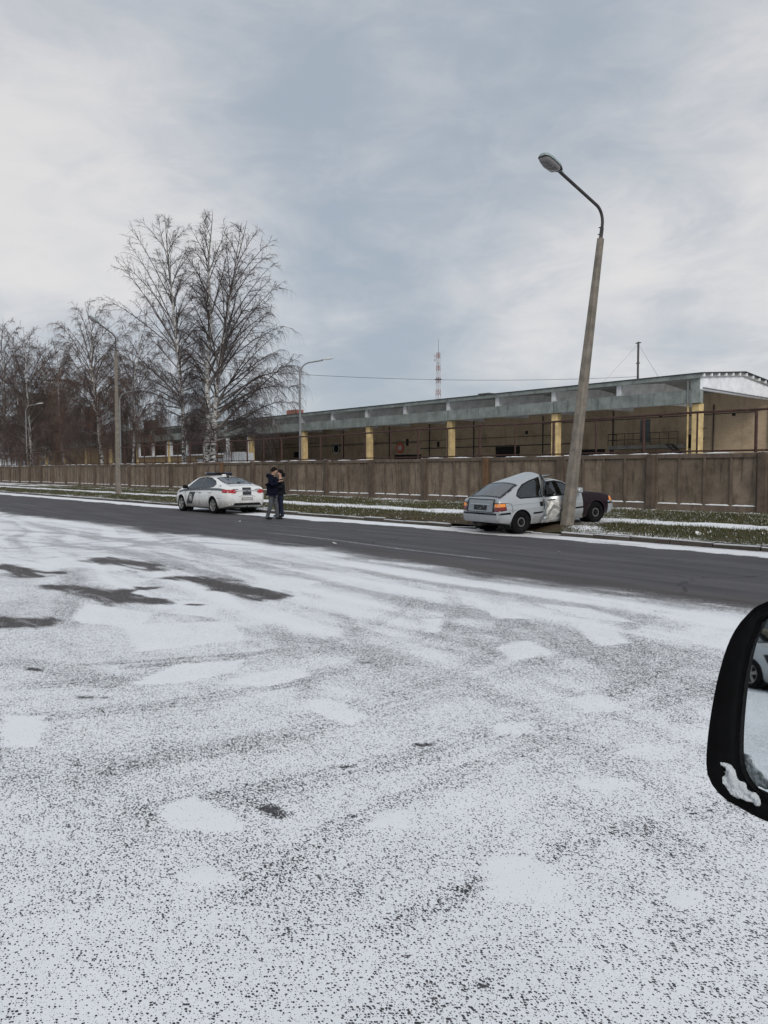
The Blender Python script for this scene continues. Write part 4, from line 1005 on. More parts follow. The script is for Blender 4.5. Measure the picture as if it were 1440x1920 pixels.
def birch(px, Y, py_top, label, seed, crown_w, top_px=None, stems=1, limbs=60, dens=1.0, low=0.16, droop=1.0, twig='twig', leaves=0, r0=0.20, asym=0.0, group='bare birches behind the fence', tw=1.0):
    rng = np.random.default_rng(seed)
    base = at_y(px, 862, Y); base = Vector((base.x, Y, YARD_Z - 0.05))
    top = at_y(top_px if top_px is not None else px, py_top, Y)
    H = (top.z - base.z) * 1.03; off = np.array([top.x - base.x, 0.0, 0.0])
    root = empty('birch_tree', base); tag(root, label, 'tree', group)
    dst = math.hypot(base.x, Y); rmin = (0.0042 + dst * 0.000034) * tw
    LP, LR, LT, LFR, LRR = [], [], [], [], []
    Rv = np.array([RIGHT.x, RIGHT.y, 0])
    for st in range(stems):
        z = np.linspace(0, 1, 30); sd = (st - (stems - 1) / 2) * 2
        hs = H * (1.0 if st == 0 else 0.97)
        wob = np.stack([(vnoise(z * 5, z * 0, 1, seed + st) - .5) * 0.8 * z, (vnoise(z * 5, z * 0 + 9, 1, seed + st) - .5) * 0.8 * z, 0 * z], -1)
        tp = np.outer(z ** 1.25, off) + wob
        if stems == 2: tp += np.outer(sd * (0.27 + 0.12 * z + 1.3 * np.maximum(0, z - 0.28) ** 1.2), Rv)
        tp[:, 2] = z * hs * 0.95
        tr = r0 * (1 - z) ** 0.85 + 0.012; tr[0] *= 1.35; tr[1] *= 1.1
        V, F = batch_tubes(tp[None], tr[None], 9); mesh_np('trunk', V, F, MT['bark'], root, True)
        nl = limbs if stems == 1 else int(limbs * 0.6)
        for i in range(nl):
            t = ((i + rng.random()) / nl) ** 0.9
            R = crown_w * min(1.0, 0.62 + t * 1.6) * math.sqrt(max(0.0, 1 - t ** 4.0)) * (0.62 + 0.46 * rng.random()) + 0.35
            if stems == 2: R *= 0.86
            az = i * 2.399 + rng.random() * 0.9
            if stems == 2 and rng.random() < 0.28: az = math.atan2(Rv[1], Rv[0]) + (0 if sd > 0 else math.pi) + rng.normal() * 0.7
            if asym: R *= 1 - abs(asym) * (1 - math.cos(az - math.atan2(Rv[1], Rv[0])) * (1 if asym > 0 else -1)) / 2
            tz = low + (0.985 - low) * t
            rise = R * (0.15 + 1.5 * t) * (0.7 + 0.6 * rng.random())
            f = max(low * 0.75, tz - rise / hs); rise = (tz - f) * hs
            q = f * 29; i0 = int(q); p0 = tp[i0] + (tp[min(i0 + 1, 29)] - tp[i0]) * (q - i0)
            K = 10; s = np.linspace(0, 1, K); bend = rng.normal() * 0.22; hx, hy = math.cos(az), math.sin(az)
            out = R * (0.6 * s + 0.4 * s ** 1.3) if t > 0.45 else R * s ** 0.95
            up = rise * (1 - (1 - s) ** 1.12); up = up - droop * R * (0.36 if t < 0.4 else 0.08) * np.maximum(0, s - 0.62) ** 1.5 * 2.0
            lp = np.stack([p0[0] + out * hx - out * s * bend * hy, p0[1] + out * hy + out * s * bend * hx, p0[2] + up], -1)
            kink = (rng.random((K - 1, 3)) - 0.5) * 0.13 * min(1.3, R / 3.2); lp[1:] += np.cumsum(kink, 0) * 0.55
            LP.append(lp); LR.append(np.linspace(min(0.36 * tr[i0] + 0.012, 0.105), 0.011, K)); LT.append(s + max(0, f - 0.5)); LFR.append(tz); LRR.append(R)
    for lp, lr, lt in zip(LP, LR, LT):
        V, F = batch_tubes(lp[None], lr[None], 5); mesh_np('limb', V, F, MT['limb'], root, True, {'tip': np.repeat(lt, 5)})
    LP = np.array(LP); LFR = np.array(LFR); LRR = np.array(LRR)
    # side branches
    nb = np.maximum(5, ((8 + LRR * 2.6) * dens)).astype(int); li = np.repeat(np.arange(len(LP)), nb); n = len(li)
    t = 0.16 + 0.84 * rng.random(n) ** 0.85; bp, dl = along(LP, li, t)
    rv = unit(rng.normal(size=(n, 3))); rv -= dl * (rv * dl).sum(1, keepdims=True); rv = unit(rv)
    d = unit(dl * (0.8 + 0.3 * rng.random((n, 1))) + rv * (0.5 + 0.5 * rng.random((n, 1))) + np.array([0, 0, 0.18]))
    Lb = (0.45 + 0.30 * LRR[li] * (1.15 - 0.75 * t)) * (0.55 + 0.8 * rng.random(n))
    ss = np.linspace(0, 1, 6); sp = bp[:, None] + d[:, None] * (Lb[:, None] * ss)[..., None]
    hfr = LFR[li]; g = droop * np.clip(1.25 - hfr, 0.15, 1.0)
    sp[..., 2] -= (ss ** 2)[None] * (Lb * 0.55 * g)[:, None]
    sp[:, 1:] += np.cumsum((rng.random((n, 5, 3)) - 0.5) * 0.07, 1)
    sr = np.linspace(1, 0.5, 6)[None] * (0.008 + 0.0035 * Lb + rmin * 0.5)[:, None]
    # hanging twigs
    nt = np.maximum(3, ((5 + Lb * 6.5) * dens)).astype(int); si = np.repeat(np.arange(n), nt); m_ = len(si)
    tq = 0.1 + 0.9 * rng.random(m_); p0, dt = along(sp, si, tq)
    hd = unit(dt * 0.8 + rng.normal(size=(m_, 3)) * 0.5 + np.array([0, 0, 0.12])); gg = g[si] * (0.7 + 0.6 * rng.random(m_))
    ln = (0.30 + 0.95 * rng.random(m_) ** 1.5) * (0.65 + 0.75 * np.minimum(gg, 1.6)); a5 = np.linspace(0, 1, 5)
    tw_ = p0[:, None] + hd[:, None] * (ln[:, None] * a5 * 0.75)[..., None] * (1 - np.clip(0.38 * gg, 0, 0.6)[:, None, None] * a5[None, :, None])
    tw_[..., 2] -= (ln * gg * 0.85)[:, None] * (a5 ** 1.7)[None]
    trr = np.linspace(1.25, 0.65, 5)[None] * np.full((m_, 1), rmin)
    V1, F1 = batch_tubes(sp, sr, 4); V2, F2 = batch_tubes(tw_, trr, 3)
    mesh_np('crown', np.vstack([V1, V2]), np.vstack([F1, F2 + len(V1)]), MT[twig], root, True)
    if leaves:
        zc = tw_[:, 2, 2] / H; pr = np.clip(1.05 - zc * 1.7, 0, 1) ** 1.3
        ax = (tw_[:, 2, 0] * Rv[0] + tw_[:, 2, 1] * Rv[1]); pr = pr * vnoise(ax, zc * 2, 0.7, seed) ** 4; pr /= pr.sum()
        pick = rng.choice(m_, leaves, p=pr); pos = tw_[pick, rng.integers(1, 5, leaves)] + rng.normal(size=(leaves, 3)) * 0.06
        a = unit(rng.normal(size=(leaves, 3))); b = rng.normal(size=(leaves, 3)); b -= a * (a * b).sum(1, keepdims=True); b = unit(b)
        sz = 0.020 + 0.02 * rng.random((leaves, 1))
        V = np.stack([pos - a * sz, pos + b * sz * 0.7, pos + a * sz, pos - b * sz * 0.7], 1).reshape(-1, 3)
        o = mesh_np('withered_leaves', V, np.arange(4 * leaves).reshape(-1, 4), MT['leaf'], root); o['kind'] = 'stuff'
birch(391, 31.0, 384, 'tallest birch, thick twin white trunks, drooping crown, right of the group', 11, 7.6, top_px=425, stems=2, limbs=100, dens=0.95, low=0.17, r0=0.27, droop=1.0, asym=0.62, leaves=300)
birch(347, 31.5, 388, 'slim tall birch with single trunk just left of the twin-trunk birch', 23, 6.4, top_px=312, limbs=62, dens=0.82, low=0.24, asym=-0.6, r0=0.21, droop=0.85, leaves=300)
birch(194, 33.0, 556, 'weeping birch with hanging orange-brown withered strands by left lamp pole', 35, 5.6, top_px=160, limbs=58, dens=0.95, low=0.26, droop=1.7, twig='twigbrown', leaves=9000, r0=0.22)
birch(248, 35.0, 590, 'lower birch half hidden behind the left lamp pole, drooping strands', 47, 5.0, top_px=258, limbs=44, dens=0.95, low=0.30, droop=1.8, twig='twigbrown', leaves=4000, r0=0.16)
birch(60, 33.0, 606, 'dense dark birch third from the left edge, forked crown', 59, 7.6, top_px=48, limbs=64, dens=0.95, low=0.17, droop=1.0, twig='twigbrown', leaves=500, r0=0.22)
birch(118, 37.0, 628, 'thin birch standing between the forked birch and the orange weeping birch', 61, 6.6, top_px=100, limbs=52, dens=0.9, low=0.30, droop=1.3, twig='twigbrown', leaves=500, r0=0.17)
birch(6, 33.0, 588, 'birch at the very left edge of the picture with dense crown', 73, 7.6, top_px=4, limbs=64, dens=0.95, low=0.16, droop=1.1, twig='twigbrown', leaves=400, r0=0.22)
birch(-60, 33.0, 596, 'birch mostly outside the left edge of the picture', 79, 6.5, limbs=40, dens=0.7, low=0.18, droop=1.1, twig='twigbrown', r0=0.22)
birch(34, 40.0, 622, 'slender birch between the two leftmost dense birches, farther back', 83, 7.0, top_px=30, limbs=46, dens=0.85, low=0.16, droop=1.2, twig='twigbrown', leaves=200, r0=0.18)
birch(92, 43.0, 632, 'far birch showing just right of the forked birch, farther back', 89, 7.0, top_px=84, limbs=46, dens=0.85, low=0.16, droop=1.2, twig='twigbrown', leaves=200, r0=0.18)
# ------------------------------------------------------------------ cars: bodies lofted from real profile curves
def pin(poly, x, z):
    c = False; n = len(poly)
    for i in range(n):
        (x0, z0), (x1, z1) = poly[i], poly[(i + 1) % n]
        if (z0 > z) != (z1 > z) and x < (x1 - x0) * (z - z0) / (z1 - z0) + x0: c = not c
    return c
def clip_patch(poly, res):
    """2-D polygon cut into small pieces: verts, faces"""
    bm = bmesh.new(); vs_ = [bm.verts.new((a, b, 0)) for a, b in poly]; bm.faces.new(vs_)
    for ax in (0, 1):
        lo = min(p[ax] for p in poly); hi = max(p[ax] for p in poly); n = int((hi - lo) / res)
        for k in range(1, n + 1):
            co = [0, 0, 0]; no = [0, 0, 0]; co[ax] = lo + (hi - lo) * k / (n + 1); no[ax] = 1
            bmesh.ops.bisect_plane(bm, geom=bm.verts[:] + bm.edges[:] + bm.faces[:], plane_co=co, plane_no=no)
    bm.verts.index_update(); r = [(v.co.x, v.co.y) for v in bm.verts], [[v.index for v in f.verts] for f in bm.faces]; bm.free(); return r

class Car:
    def __init__(s, spec, root, deform=None):
        s.__dict__.update(spec); s.root = root; s.deform = deform or (lambda p: p)
        s.xr, s.xf = s.top[0][0], s.top[-1][0]; s._c = {}
    def cv(s, name, x):
        c = getattr(s, name); w = min(0.07, 0.35 * min(x - s.xr, s.xf - x) + 0.004)
        xs = [p[0] for p in c]; ys = [p[1] for p in c]
        return float(np.mean(np.interp([x - w, x - w / 2, x, x + w / 2, x + w], xs, ys)))
    def sec(s, x):
        k = round(x, 4)
        if k in s._c: return s._c[k]
        zt, w, wr, zb = s.cv('top', x), s.cv('wid', x), s.cv('rw', x), s.cv('bot', x)
        zs = min(s.cv('belt', x), zt - 0.035); zb = min(zb, zs - 0.05)
        P = [(0, zb), (w * 0.5, zb), (w * 0.86, zb)]
        NS = 22
        for i in range(NS + 1):
            t = i / NS; b = 0.93 + 0.07 * math.sin(min(1, t * 2.4) * math.pi / 2) - 0.055 * max(0, (t - 0.55) / 0.45) ** 2
            if 0.60 < t < 0.68: b += 0.006                  # shoulder crease
            P.append((w * b, zb + 0.02 + (zs - zb - 0.02) * t))
        wb = P[-1][0]; zr = zt - 0.05 * min(1, (zt - zs) / 0.3) - 0.012; wr = min(wr, wb - 0.01)
        NG = 12
        for i in range(1, NG + 1):
            t = i / NG; P.append((wb + (wr - wb) * (0.10 + 0.90 * t) - 0.012 * 0, zs + 0.012 + (zr - zs - 0.012) * t + 0.012 * math.sin(t * math.pi)))
        for f in (0.93, 0.82, 0.66, 0.46, 0.24, 0.0): P.append((wr * f, zr + (zt - zr) * (1 - f ** 2.2)))
        s.NG0 = 3 + NS + 1; s.NR0 = 3 + NS + NG
        s._c[k] = P; return P
    def y_at(s, x, z):
        P = s.sec(min(max(x, s.xr), s.xf))[3:s.NR0 + 1]; return float(np.interp(z, [p[1] for p in P], [p[0] for p in P]))
    def z_at(s, x, y):
        P = s.sec(x)[s.NG0:][::-1]; return float(np.interp(abs(y), [p[0] for p in P], [p[1] for p in P]))
    def x_end(s, y, z, rear=True):
        xs = np.linspace(s.xr, s.xr + 0.7, 90) if rear else np.linspace(s.xf, s.xf - 0.8, 90)
        for x in xs:
            P = s.sec(float(x))
            if z <= P[-1][1] and z >= P[0][1]:
                if z > P[s.NR0][1]: ym = s_top_y(P[s.NR0:], z)
                else: ym = float(np.interp(z, [p[1] for p in P[3:s.NR0 + 1]], [p[0] for p in P[3:s.NR0 + 1]]))
                if abs(y) <= ym: return float(x)
        return float(xs[-1])
    def out(s, mb, name, mat, parent=None, smooth=True):
        mb.v = [tuple(s.deform(Vector(p))) for p in mb.v]
        return mb.build(name, mat, parent or s.root, smooth)
    def body(s, split, mats):
        n1 = np.linspace(s.xr, s.xr + 0.16, 14); n2 = np.linspace(s.xr + 0.16, s.xf - 0.16, 150); n3 = np.linspace(s.xf - 0.16, s.xf, 12)
        xs = np.unique(np.round(np.concatenate([n1, n2, n3]), 4)); m_ = len(s.sec(float(xs[0]))); R = 2 * m_ - 2
        V = []
        for x in xs:
            P = s.sec(float(x)); V += [(x, p[0], p[1]) for p in P] + [(x, -p[0], p[1]) for p in P[-2:0:-1]]
        bm = bmesh.new(); bv = [bm.verts.new(v) for v in V]
        side_h = s.side_windows; plan_h = s.plan_windows
        for i in range(len(xs) - 1):
            for k in range(R):
                q = [i * R + k, i * R + (k + 1) % R, (i + 1) * R + (k + 1) % R, (i + 1) * R + k]
                c = [sum(V[j][a] for j in q) / 4 for a in range(3)]
                kk = k if k < m_ - 1 else R - k - 1
                hole = any(pin(p, c[0], c[2]) for p in side_h) if s.NG0 - 2 <= kk < s.NR0 + 1 else False
                if kk >= s.NR0 - 1 and not hole: hole = any(pin(p, c[0], abs(c[1])) for p in plan_h)
                if not hole and abs(c[1]) > 0.52:
                    hole = any(math.hypot(c[0] - wx, c[2] - s.wr_) < s.arch for wx in (0, s.wb)) or (kk < 3 and any(abs(c[0] - wx) < s.arch for wx in (0, s.wb)))
                if not hole:
                    try: bm.faces.new([bv[j] for j in q])
                    except ValueError: pass
        bm.faces.new(bv[:R]); bm.faces.new(bv[-R:][::-1])
        for e in bm.edges:                                  # clean wheel arches
            if len(e.link_faces) == 1:
                for v in e.verts:
                    for wx in (0, s.wb):
                        r = math.hypot(v.co.x - wx, v.co.z - s.wr_)
                        if abs(r - s.arch) < 0.05 and abs(v.co.y) > 0.5 and v.co.z > s.wr_ - 0.12:
                            v.co.x = wx + (v.co.x - wx) * s.arch / r; v.co.z = s.wr_ + (v.co.z - s.wr_) * s.arch / r
        bmesh.ops.recalc_face_normals(bm, faces=bm.faces[:])
        parts = {}
        for f in bm.faces: parts.setdefault(split(f.calc_center_median()), []).append(f)
        for name, fs in parts.items():
            idx = {}; mb = MB(); ff = []
            for f in fs:
                r_ = []
                for v in f.verts:
                    if v not in idx: idx[v] = len(mb.v); mb.v.append(tuple(v.co))
                    r_.append(idx[v])
                ff.append(tuple(r_))
            mb.f = ff; mb.v = [tuple(s.deform(Vector(p))) for p in mb.v]
            me = mb.mesh(name, mats[name], True, fix=False); link(bpy.data.objects.new(name, me), s.root)
        bm.free()
        # wheel housings, floor and arch lips
        for wx in (0, s.wb):
            for sd in (-1, 1):
                w = s.y_at(wx + s.arch, s.wr_ + 0.05)
                mb = MB(); mb.lathe([(0.02, sd * 0.5), (s.arch + 0.012, sd * 0.5), (s.arch + 0.012, sd * (w - 0.03))], 26, 'y', (wx, 0, s.wr_)); mb.f = [f for f in mb.f if max(mb.v[i][2] for i in f) > s.wr_ - 0.10]
                s.out(mb, 'wheel_housing', MT['black'])
                pts = []
                for a in np.linspace(-12, 192, 22):
                    x = wx + math.cos(math.radians(a)) * s.arch; z = s.wr_ + math.sin(math.radians(a)) * s.arch
                    pts.append((x, sd * (s.y_at(x, z) - 0.004), z))
                s.out(MB().tube(pts, 0.013, 6), 'arch_lip', s.frontlip if wx > 0 else s.liplook)
        s.out(MB().box(s.xr + 0.35, s.xf - 0.5, -0.5, 0.5, s.cv('bot', 1.0) + 0.02, s.cv('bot', 1.0) + 0.12), 'floor_pan', MT['black'], smooth=False)
    def side(s, poly, name, mat, sides=(-1, 1), off=0.005, res=0.12, parent=None):
        pv, pf = clip_patch(poly, res); o = None
        for sd in sides:
            mb = MB().add([(x, sd * (s.y_at(x, z) + off), z) for x, z in pv], pf); o = s.out(mb, name, mat, parent)
        return o
    def plan(s, poly, name, mat, off=0.005, res=0.10, parent=None, mirror=True):
        if mirror: poly = poly + [(x, -y) for x, y in poly[::-1]]
        pv, pf = clip_patch(poly, res)
        return s.out(MB().add([(x, y, s.z_at(x, y) + off) for x, y in pv], pf), name, mat, parent)
    def end(s, poly, name, mat, off=0.006, rear=True, res=0.05, parent=None):
        pv, pf = clip_patch(poly, res); sg = -1 if rear else 1
        return s.out(MB().add([(s.x_end(y, z, rear) + sg * off, y, z) for y, z in pv], pf), name, mat, parent)
    def strip(s, path, w, name, mat, sides=(-1, 1), off=0.006, r=None):
        """raised band along a path of (x, z) on the flanks"""
        for sd in sides:
            pts = []
            for i in range(len(path) - 1):
                n = max(1, int(math.hypot(path[i + 1][0] - path[i][0], path[i + 1][1] - path[i][1]) / 0.06))
                pts += [(path[i][0] + (path[i + 1][0] - path[i][0]) * k / n, path[i][1] + (path[i + 1][1] - path[i][1]) * k / n) for k in range(n)]
            pts.append(path[-1]); mb = MB(); vs_ = []; fs = []
            for i, (x, z) in enumerate(pts):
                a, b = pts[max(0, i - 1)], pts[min(len(pts) - 1, i + 1)]; dx, dz = b[0] - a[0], b[1] - a[1]; L = math.hypot(dx, dz) or 1
                for t in (-0.5, 0.5):
                    xx, zz = x - dz / L * w * t, z + dx / L * w * t; vs_.append((xx, sd * (s.y_at(xx, zz) + off), zz))
                if i: fs.append((2 * i - 2, 2 * i - 1, 2 * i + 1, 2 * i))
            s.out(mb.add(vs_, fs), name, mat)
    def rim_frame(s, poly, w, name, mat, sides=(-1, 1), off=0.009):
        """dark frame round a side window"""
        n = len(poly); cx = sum(p[0] for p in poly) / n; cz = sum(p[1] for p in poly) / n
        pl = [poly[i % n] for i in range(n + 1)]; s.strip(pl, w, name, mat, sides, off)
    def wheels(s, kind, rimmat, ry, width=0.20):
        r = s.wr_; tm = MB().lathe([(r * 0.64, -width / 2 + 0.01), (r * 0.82, -width / 2), (r * 0.95, -width / 2 + 0.015), (r, -width / 2 + 0.045), (r, width / 2 - 0.045), (r * 0.95, width / 2 - 0.015), (r * 0.82, width / 2), (r * 0.64, width / 2 - 0.01), (r * 0.62, 0), (r * 0.64, -width / 2 + 0.01)], 36, 'y').mesh('wheel', MT['rubber'], True)
        rm = MB()
        rm.lathe([(r * 0.655, width / 2 - 0.012), (r * 0.66, width / 2 - 0.002), (r * 0.60, width / 2 - 0.008), (r * 0.57, width / 2 - 0.05), (r * 0.57, -width / 2 + 0.02)], 32, 'y')
        if kind == 'alloy':
            for k in range(5):
                a0 = 2 * math.pi * k / 5 + 0.3
                for da in (-0.13, 0.13):
                    a = a0 + da; c_, s_ = math.cos(a), math.sin(a); pw = 0.024
                    q = [(r * 0.13, -pw), (r * 0.60, -pw * 0.8), (r * 0.60, pw * 0.8), (r * 0.13, pw)]
                    rm.prism([(u * c_ - v * s_, u * s_ + v * c_) for u, v in q], width / 2 - 0.035, width / 2 - 0.012, 'y')
            rm.lathe([(0.001, width / 2 - 0.008), (r * 0.17, width / 2 - 0.010), (r * 0.18, width / 2 - 0.05)], 16, 'y')
        else:
            rm.lathe([(0.001, width / 2 - 0.02), (r * 0.13, width / 2 - 0.018), (r * 0.16, width / 2 - 0.05), (r * 0.30, width / 2 - 0.03), (r * 0.42, width / 2 - 0.03), (r * 0.50, width / 2 - 0.06), (r * 0.575, width / 2 - 0.05)], 32, 'y')
        rme = rm.mesh('rim', rimmat, True)
        bk = MB().lathe([(0.001, -0.01), (r * 0.565, -0.012)], 24, 'y').mesh('brake_backing', MT['black'])
        hol = None
        if kind != 'alloy':
            hm = MB()
            for k in range(14):
                a = 2 * math.pi * k / 14; hm.lathe([(0.001, width / 2 - 0.026), (0.020, width / 2 - 0.026)], 8, 'y', (r * 0.36 * math.cos(a), 0, r * 0.36 * math.sin(a)))
            hol = hm.mesh('vent_hole', MT['galv'])
        for wx in (0, s.wb):
            for sd in (-1, 1):
                o = inst('wheel', tm, s.root, (wx, sd * (ry - width / 2 + 0.0), r), (0, 0, 0 if sd > 0 else math.pi)); o.rotation_euler = (0, 0, 0 if sd > 0 else math.pi)
                inst('rim', rme, o); inst('brake_backing', bk, o)
                if hol: inst('vent_hole', hol, o)
    def seats(s, xf_, xr_, z, w):
        for sy in (-0.36, 0.36):
            s.out(MB().bbox(xf_ - 0.1, xf_ + 0.4, sy - 0.24, sy + 0.24, z, z + 0.18, 0.05).prism([(xf_ - 0.12, z + 0.12), (xf_ + 0.02, z + 0.12), (xf_ - 0.10, z + 0.66), (xf_ - 0.22, z + 0.66)], sy - 0.23, sy + 0.23, 'y').bbox(xf_ - 0.26, xf_ - 0.15, sy - 0.12, sy + 0.12, z + 0.70, z + 0.86, 0.03), 'seat', MT['seat'], smooth=False)
        s.out(MB().bbox(xr_ - 0.1, xr_ + 0.4, -w, w, z, z + 0.18, 0.05).prism([(xr_ - 0.18, z + 0.12), (xr_ - 0.02, z + 0.12), (xr_ - 0.16, z + 0.58), (xr_ - 0.28, z + 0.58)], -w, w, 'y'), 'rear_seat', MT['seat'], smooth=False)
        dx = s.wb - 0.55; s.out(MB().bbox(dx - 0.25, dx + 0.2, -w, w, z + 0.2, z + 0.46, 0.06), 'dashboard', MT['black'], smooth=False)
        s.out(MB().lathe([(0.165, -0.012), (0.19, 0), (0.165, 0.012), (0.165, -0.012)], 20, 'x', (dx - 0.35, 0.36, z + 0.42)), 'steering_wheel', MT['black'])
def s_top_y(P, z):
    zz = [p[1] for p in P]; yy = [p[0] for p in P]; return float(np.interp(z, zz, yy))

SEDAN = dict(wb=2.737, wr_=0.335, arch=0.375,
    top=[(-1.09, 0.60), (-1.085, 0.72), (-1.07, 0.90), (-1.03, 1.055), (-0.98, 1.085), (-0.75, 1.125), (-0.55, 1.17), (-0.1, 1.305), (0.35, 1.425), (0.85, 1.485), (1.3, 1.495), (1.7, 1.46), (2.05, 1.36), (2.72, 1.055), (3.1, 0.985), (3.45, 0.87), (3.62, 0.74), (3.70, 0.60), (3.73, 0.48)],
    belt=[(-1.09, 0.95), (-0.5, 1.04), (0.3, 1.01), (1.5, 0.965), (2.5, 0.93), (3.1, 0.86), (3.6, 0.70), (3.73, 0.45)],
    wid=[(-1.09, 0.70), (-1.0, 0.80), (-0.7, 0.885), (-0.2, 0.92), (1.4, 0.926), (2.9, 0.905), (3.3, 0.84), (3.6, 0.70), (3.73, 0.56)],
    rw=[(-1.09, 0.66), (-0.7, 0.66), (-0.4, 0.62), (0.4, 0.585), (1.4, 0.575), (2.0, 0.60), (2.7, 0.70), (3.3, 0.70), (3.73, 0.5)],
    bot=[(-1.09, 0.34), (-0.9, 0.28), (-0.4, 0.20), (3.0, 0.19), (3.6, 0.22), (3.73, 0.25)],
    side_windows=[[(2.28, 0.965), (1.95, 1.20), (1.62, 1.365), (1.16, 1.415), (1.10, 0.985)], [(1.04, 0.99), (1.09, 1.415), (0.62, 1.385), (0.20, 1.27), (-0.02, 1.14), (0.04, 1.06), (0.2, 1.03)]],
    plan_windows=[[(-0.55, 0.0), (-0.55, 0.52), (-0.30, 0.555), (0.36, 0.50), (0.36, 0.0)], [(1.80, 0.0), (1.80, 0.52), (2.62, 0.62), (2.62, 0.0)]], liplook=MT['pol'], frontlip=MT['pol'])
HATCH = dict(wb=2.70, wr_=0.30, arch=0.345,
    top=[(-0.73, 0.50), (-0.725, 0.60), (-0.70, 0.66), (-0.68, 0.80), (-0.655, 0.93), (-0.62, 0.968), (-0.52, 0.985), (-0.27, 1.145), (-0.02, 1.285), (0.14, 1.335), (0.40, 1.365), (0.8, 1.385), (1.15, 1.39), (1.45, 1.37), (1.68, 1.305), (2.22, 0.975), (2.5, 0.93), (3.0, 0.845), (3.38, 0.735), (3.45, 0.66), (3.48, 0.50)],
    belt=[(-0.73, 0.89), (-0.3, 0.90), (0.5, 0.892), (1.5, 0.872), (2.2, 0.87), (3.0, 0.785), (3.38, 0.68), (3.48, 0.5)],
    wid=[(-0.73, 0.72), (-0.66, 0.79), (-0.4, 0.835), (0.2, 0.85), (2.2, 0.85), (3.0, 0.84), (3.35, 0.80), (3.48, 0.72)],
    rw=[(-0.73, 0.68), (-0.55, 0.68), (-0.2, 0.65), (0.4, 0.61), (1.2, 0.60), (1.7, 0.625), (2.2, 0.68), (2.6, 0.75), (3.2, 0.74), (3.48, 0.6)],
    bot=[(-0.73, 0.34), (-0.4, 0.28), (-0.2, 0.20), (2.6, 0.19), (3.2, 0.22), (3.48, 0.26)],
    side_windows=[[(0.02, 0.93), (-0.06, 1.0), (0.05, 1.14), (0.22, 1.245), (0.5, 1.295), (0.84, 1.308), (0.84, 0.908)], [(0.96, 0.905), (0.96, 1.31), (1.38, 1.295), (1.64, 1.21), (2.06, 0.945), (2.03, 0.89)]],
    plan_windows=[[(-0.50, 0.0), (-0.50, 0.58), (-0.25, 0.585), (0.08, 0.555), (0.08, 0.0)], [(1.66, 0.0), (1.66, 0.55), (2.16, 0.62), (2.16, 0.0)]], liplook=MT['sil'], frontlip=MT['plum'])

def glaze(c, frame=True):
    for p in c.side_windows:
        g_ = c.side(p, 'side_window', MT['glass'], off=0.002)
        if frame: c.rim_frame(p, 0.035, 'window_frame', MT['gloss'])
    for k, p in enumerate(c.plan_windows):
        q = [v for v in p if v[1] > 0]; inner = [(x, y) for x, y in q]
        c.plan(inner, 'rear_window' if k == 0 else 'windscreen', MT['glassd'] if k == 0 else MT['glass'], off=0.004)
        # dark surround
        xa, xb = q[0][0], q[-1][0]
        for i in range(len(q) - 1):
            (x0, y0), (x1, y1) = q[i], q[i + 1]
            for sd in (1, -1):
                vs_ = []
                for t in np.linspace(0, 1, 7):
                    x, y = x0 + (x1 - x0) * t, y0 + (y1 - y0) * t; vs_ += [(x, sd * (y - 0.018), c.z_at(x, y - 0.018) + 0.007), (x, sd * (y + 0.022), c.z_at(x, y + 0.022) + 0.007)]
                c.out(MB().add(vs_, [(2 * i_, 2 * i_ + 1, 2 * i_ + 3, 2 * i_ + 2) for i_ in range(6)]), 'window_seal', MT['gloss'])
        for xx in (xa, xb):
            ym = q[0][1] if xx == xa else q[-1][1]; vs_ = []
            for y in np.linspace(-ym, ym, 13): vs_ += [(xx - 0.025, y, c.z_at(xx - 0.025, y) + 0.007), (xx + 0.025, y, c.z_at(xx + 0.025, y) + 0.007)]
            c.out(MB().add(vs_, [(2 * i_, 2 * i_ + 1, 2 * i_ + 3, 2 * i_ + 2) for i_ in range(12)]), 'window_seal', MT['gloss'])
def door_mirror(c, x, z, mat, sides=(-1, 1)):
    for sd in sides:
        y = c.y_at(x, z); mb = MB().bbox(x - 0.09, x + 0.10, sd * y + (0.05 if sd > 0 else -0.24), sd * y + (0.24 if sd > 0 else -0.05), z, z + 0.15, 0.035)
        mb.tube([(x, sd * (y - 0.03), z - 0.01), (x, sd * (y + 0.10), z + 0.04)], 0.025, 6); c.out(mb, 'door_mirror', mat)
def handle(c, x, z, mat, sides=(-1, 1)):
    for sd in sides:
        c.out(MB().tube([(x - 0.10, sd * (c.y_at(x, z) + 0.012), z), (x, sd * (c.y_at(x, z) + 0.028), z + 0.004), (x + 0.10, sd * (c.y_at(x, z) + 0.012), z)], 0.014, 6), 'door_handle', mat)
def seam(c, path, sides=(-1, 1)): c.strip(path, 0.011, 'panel_gap', MT['black'], sides, 0.003)

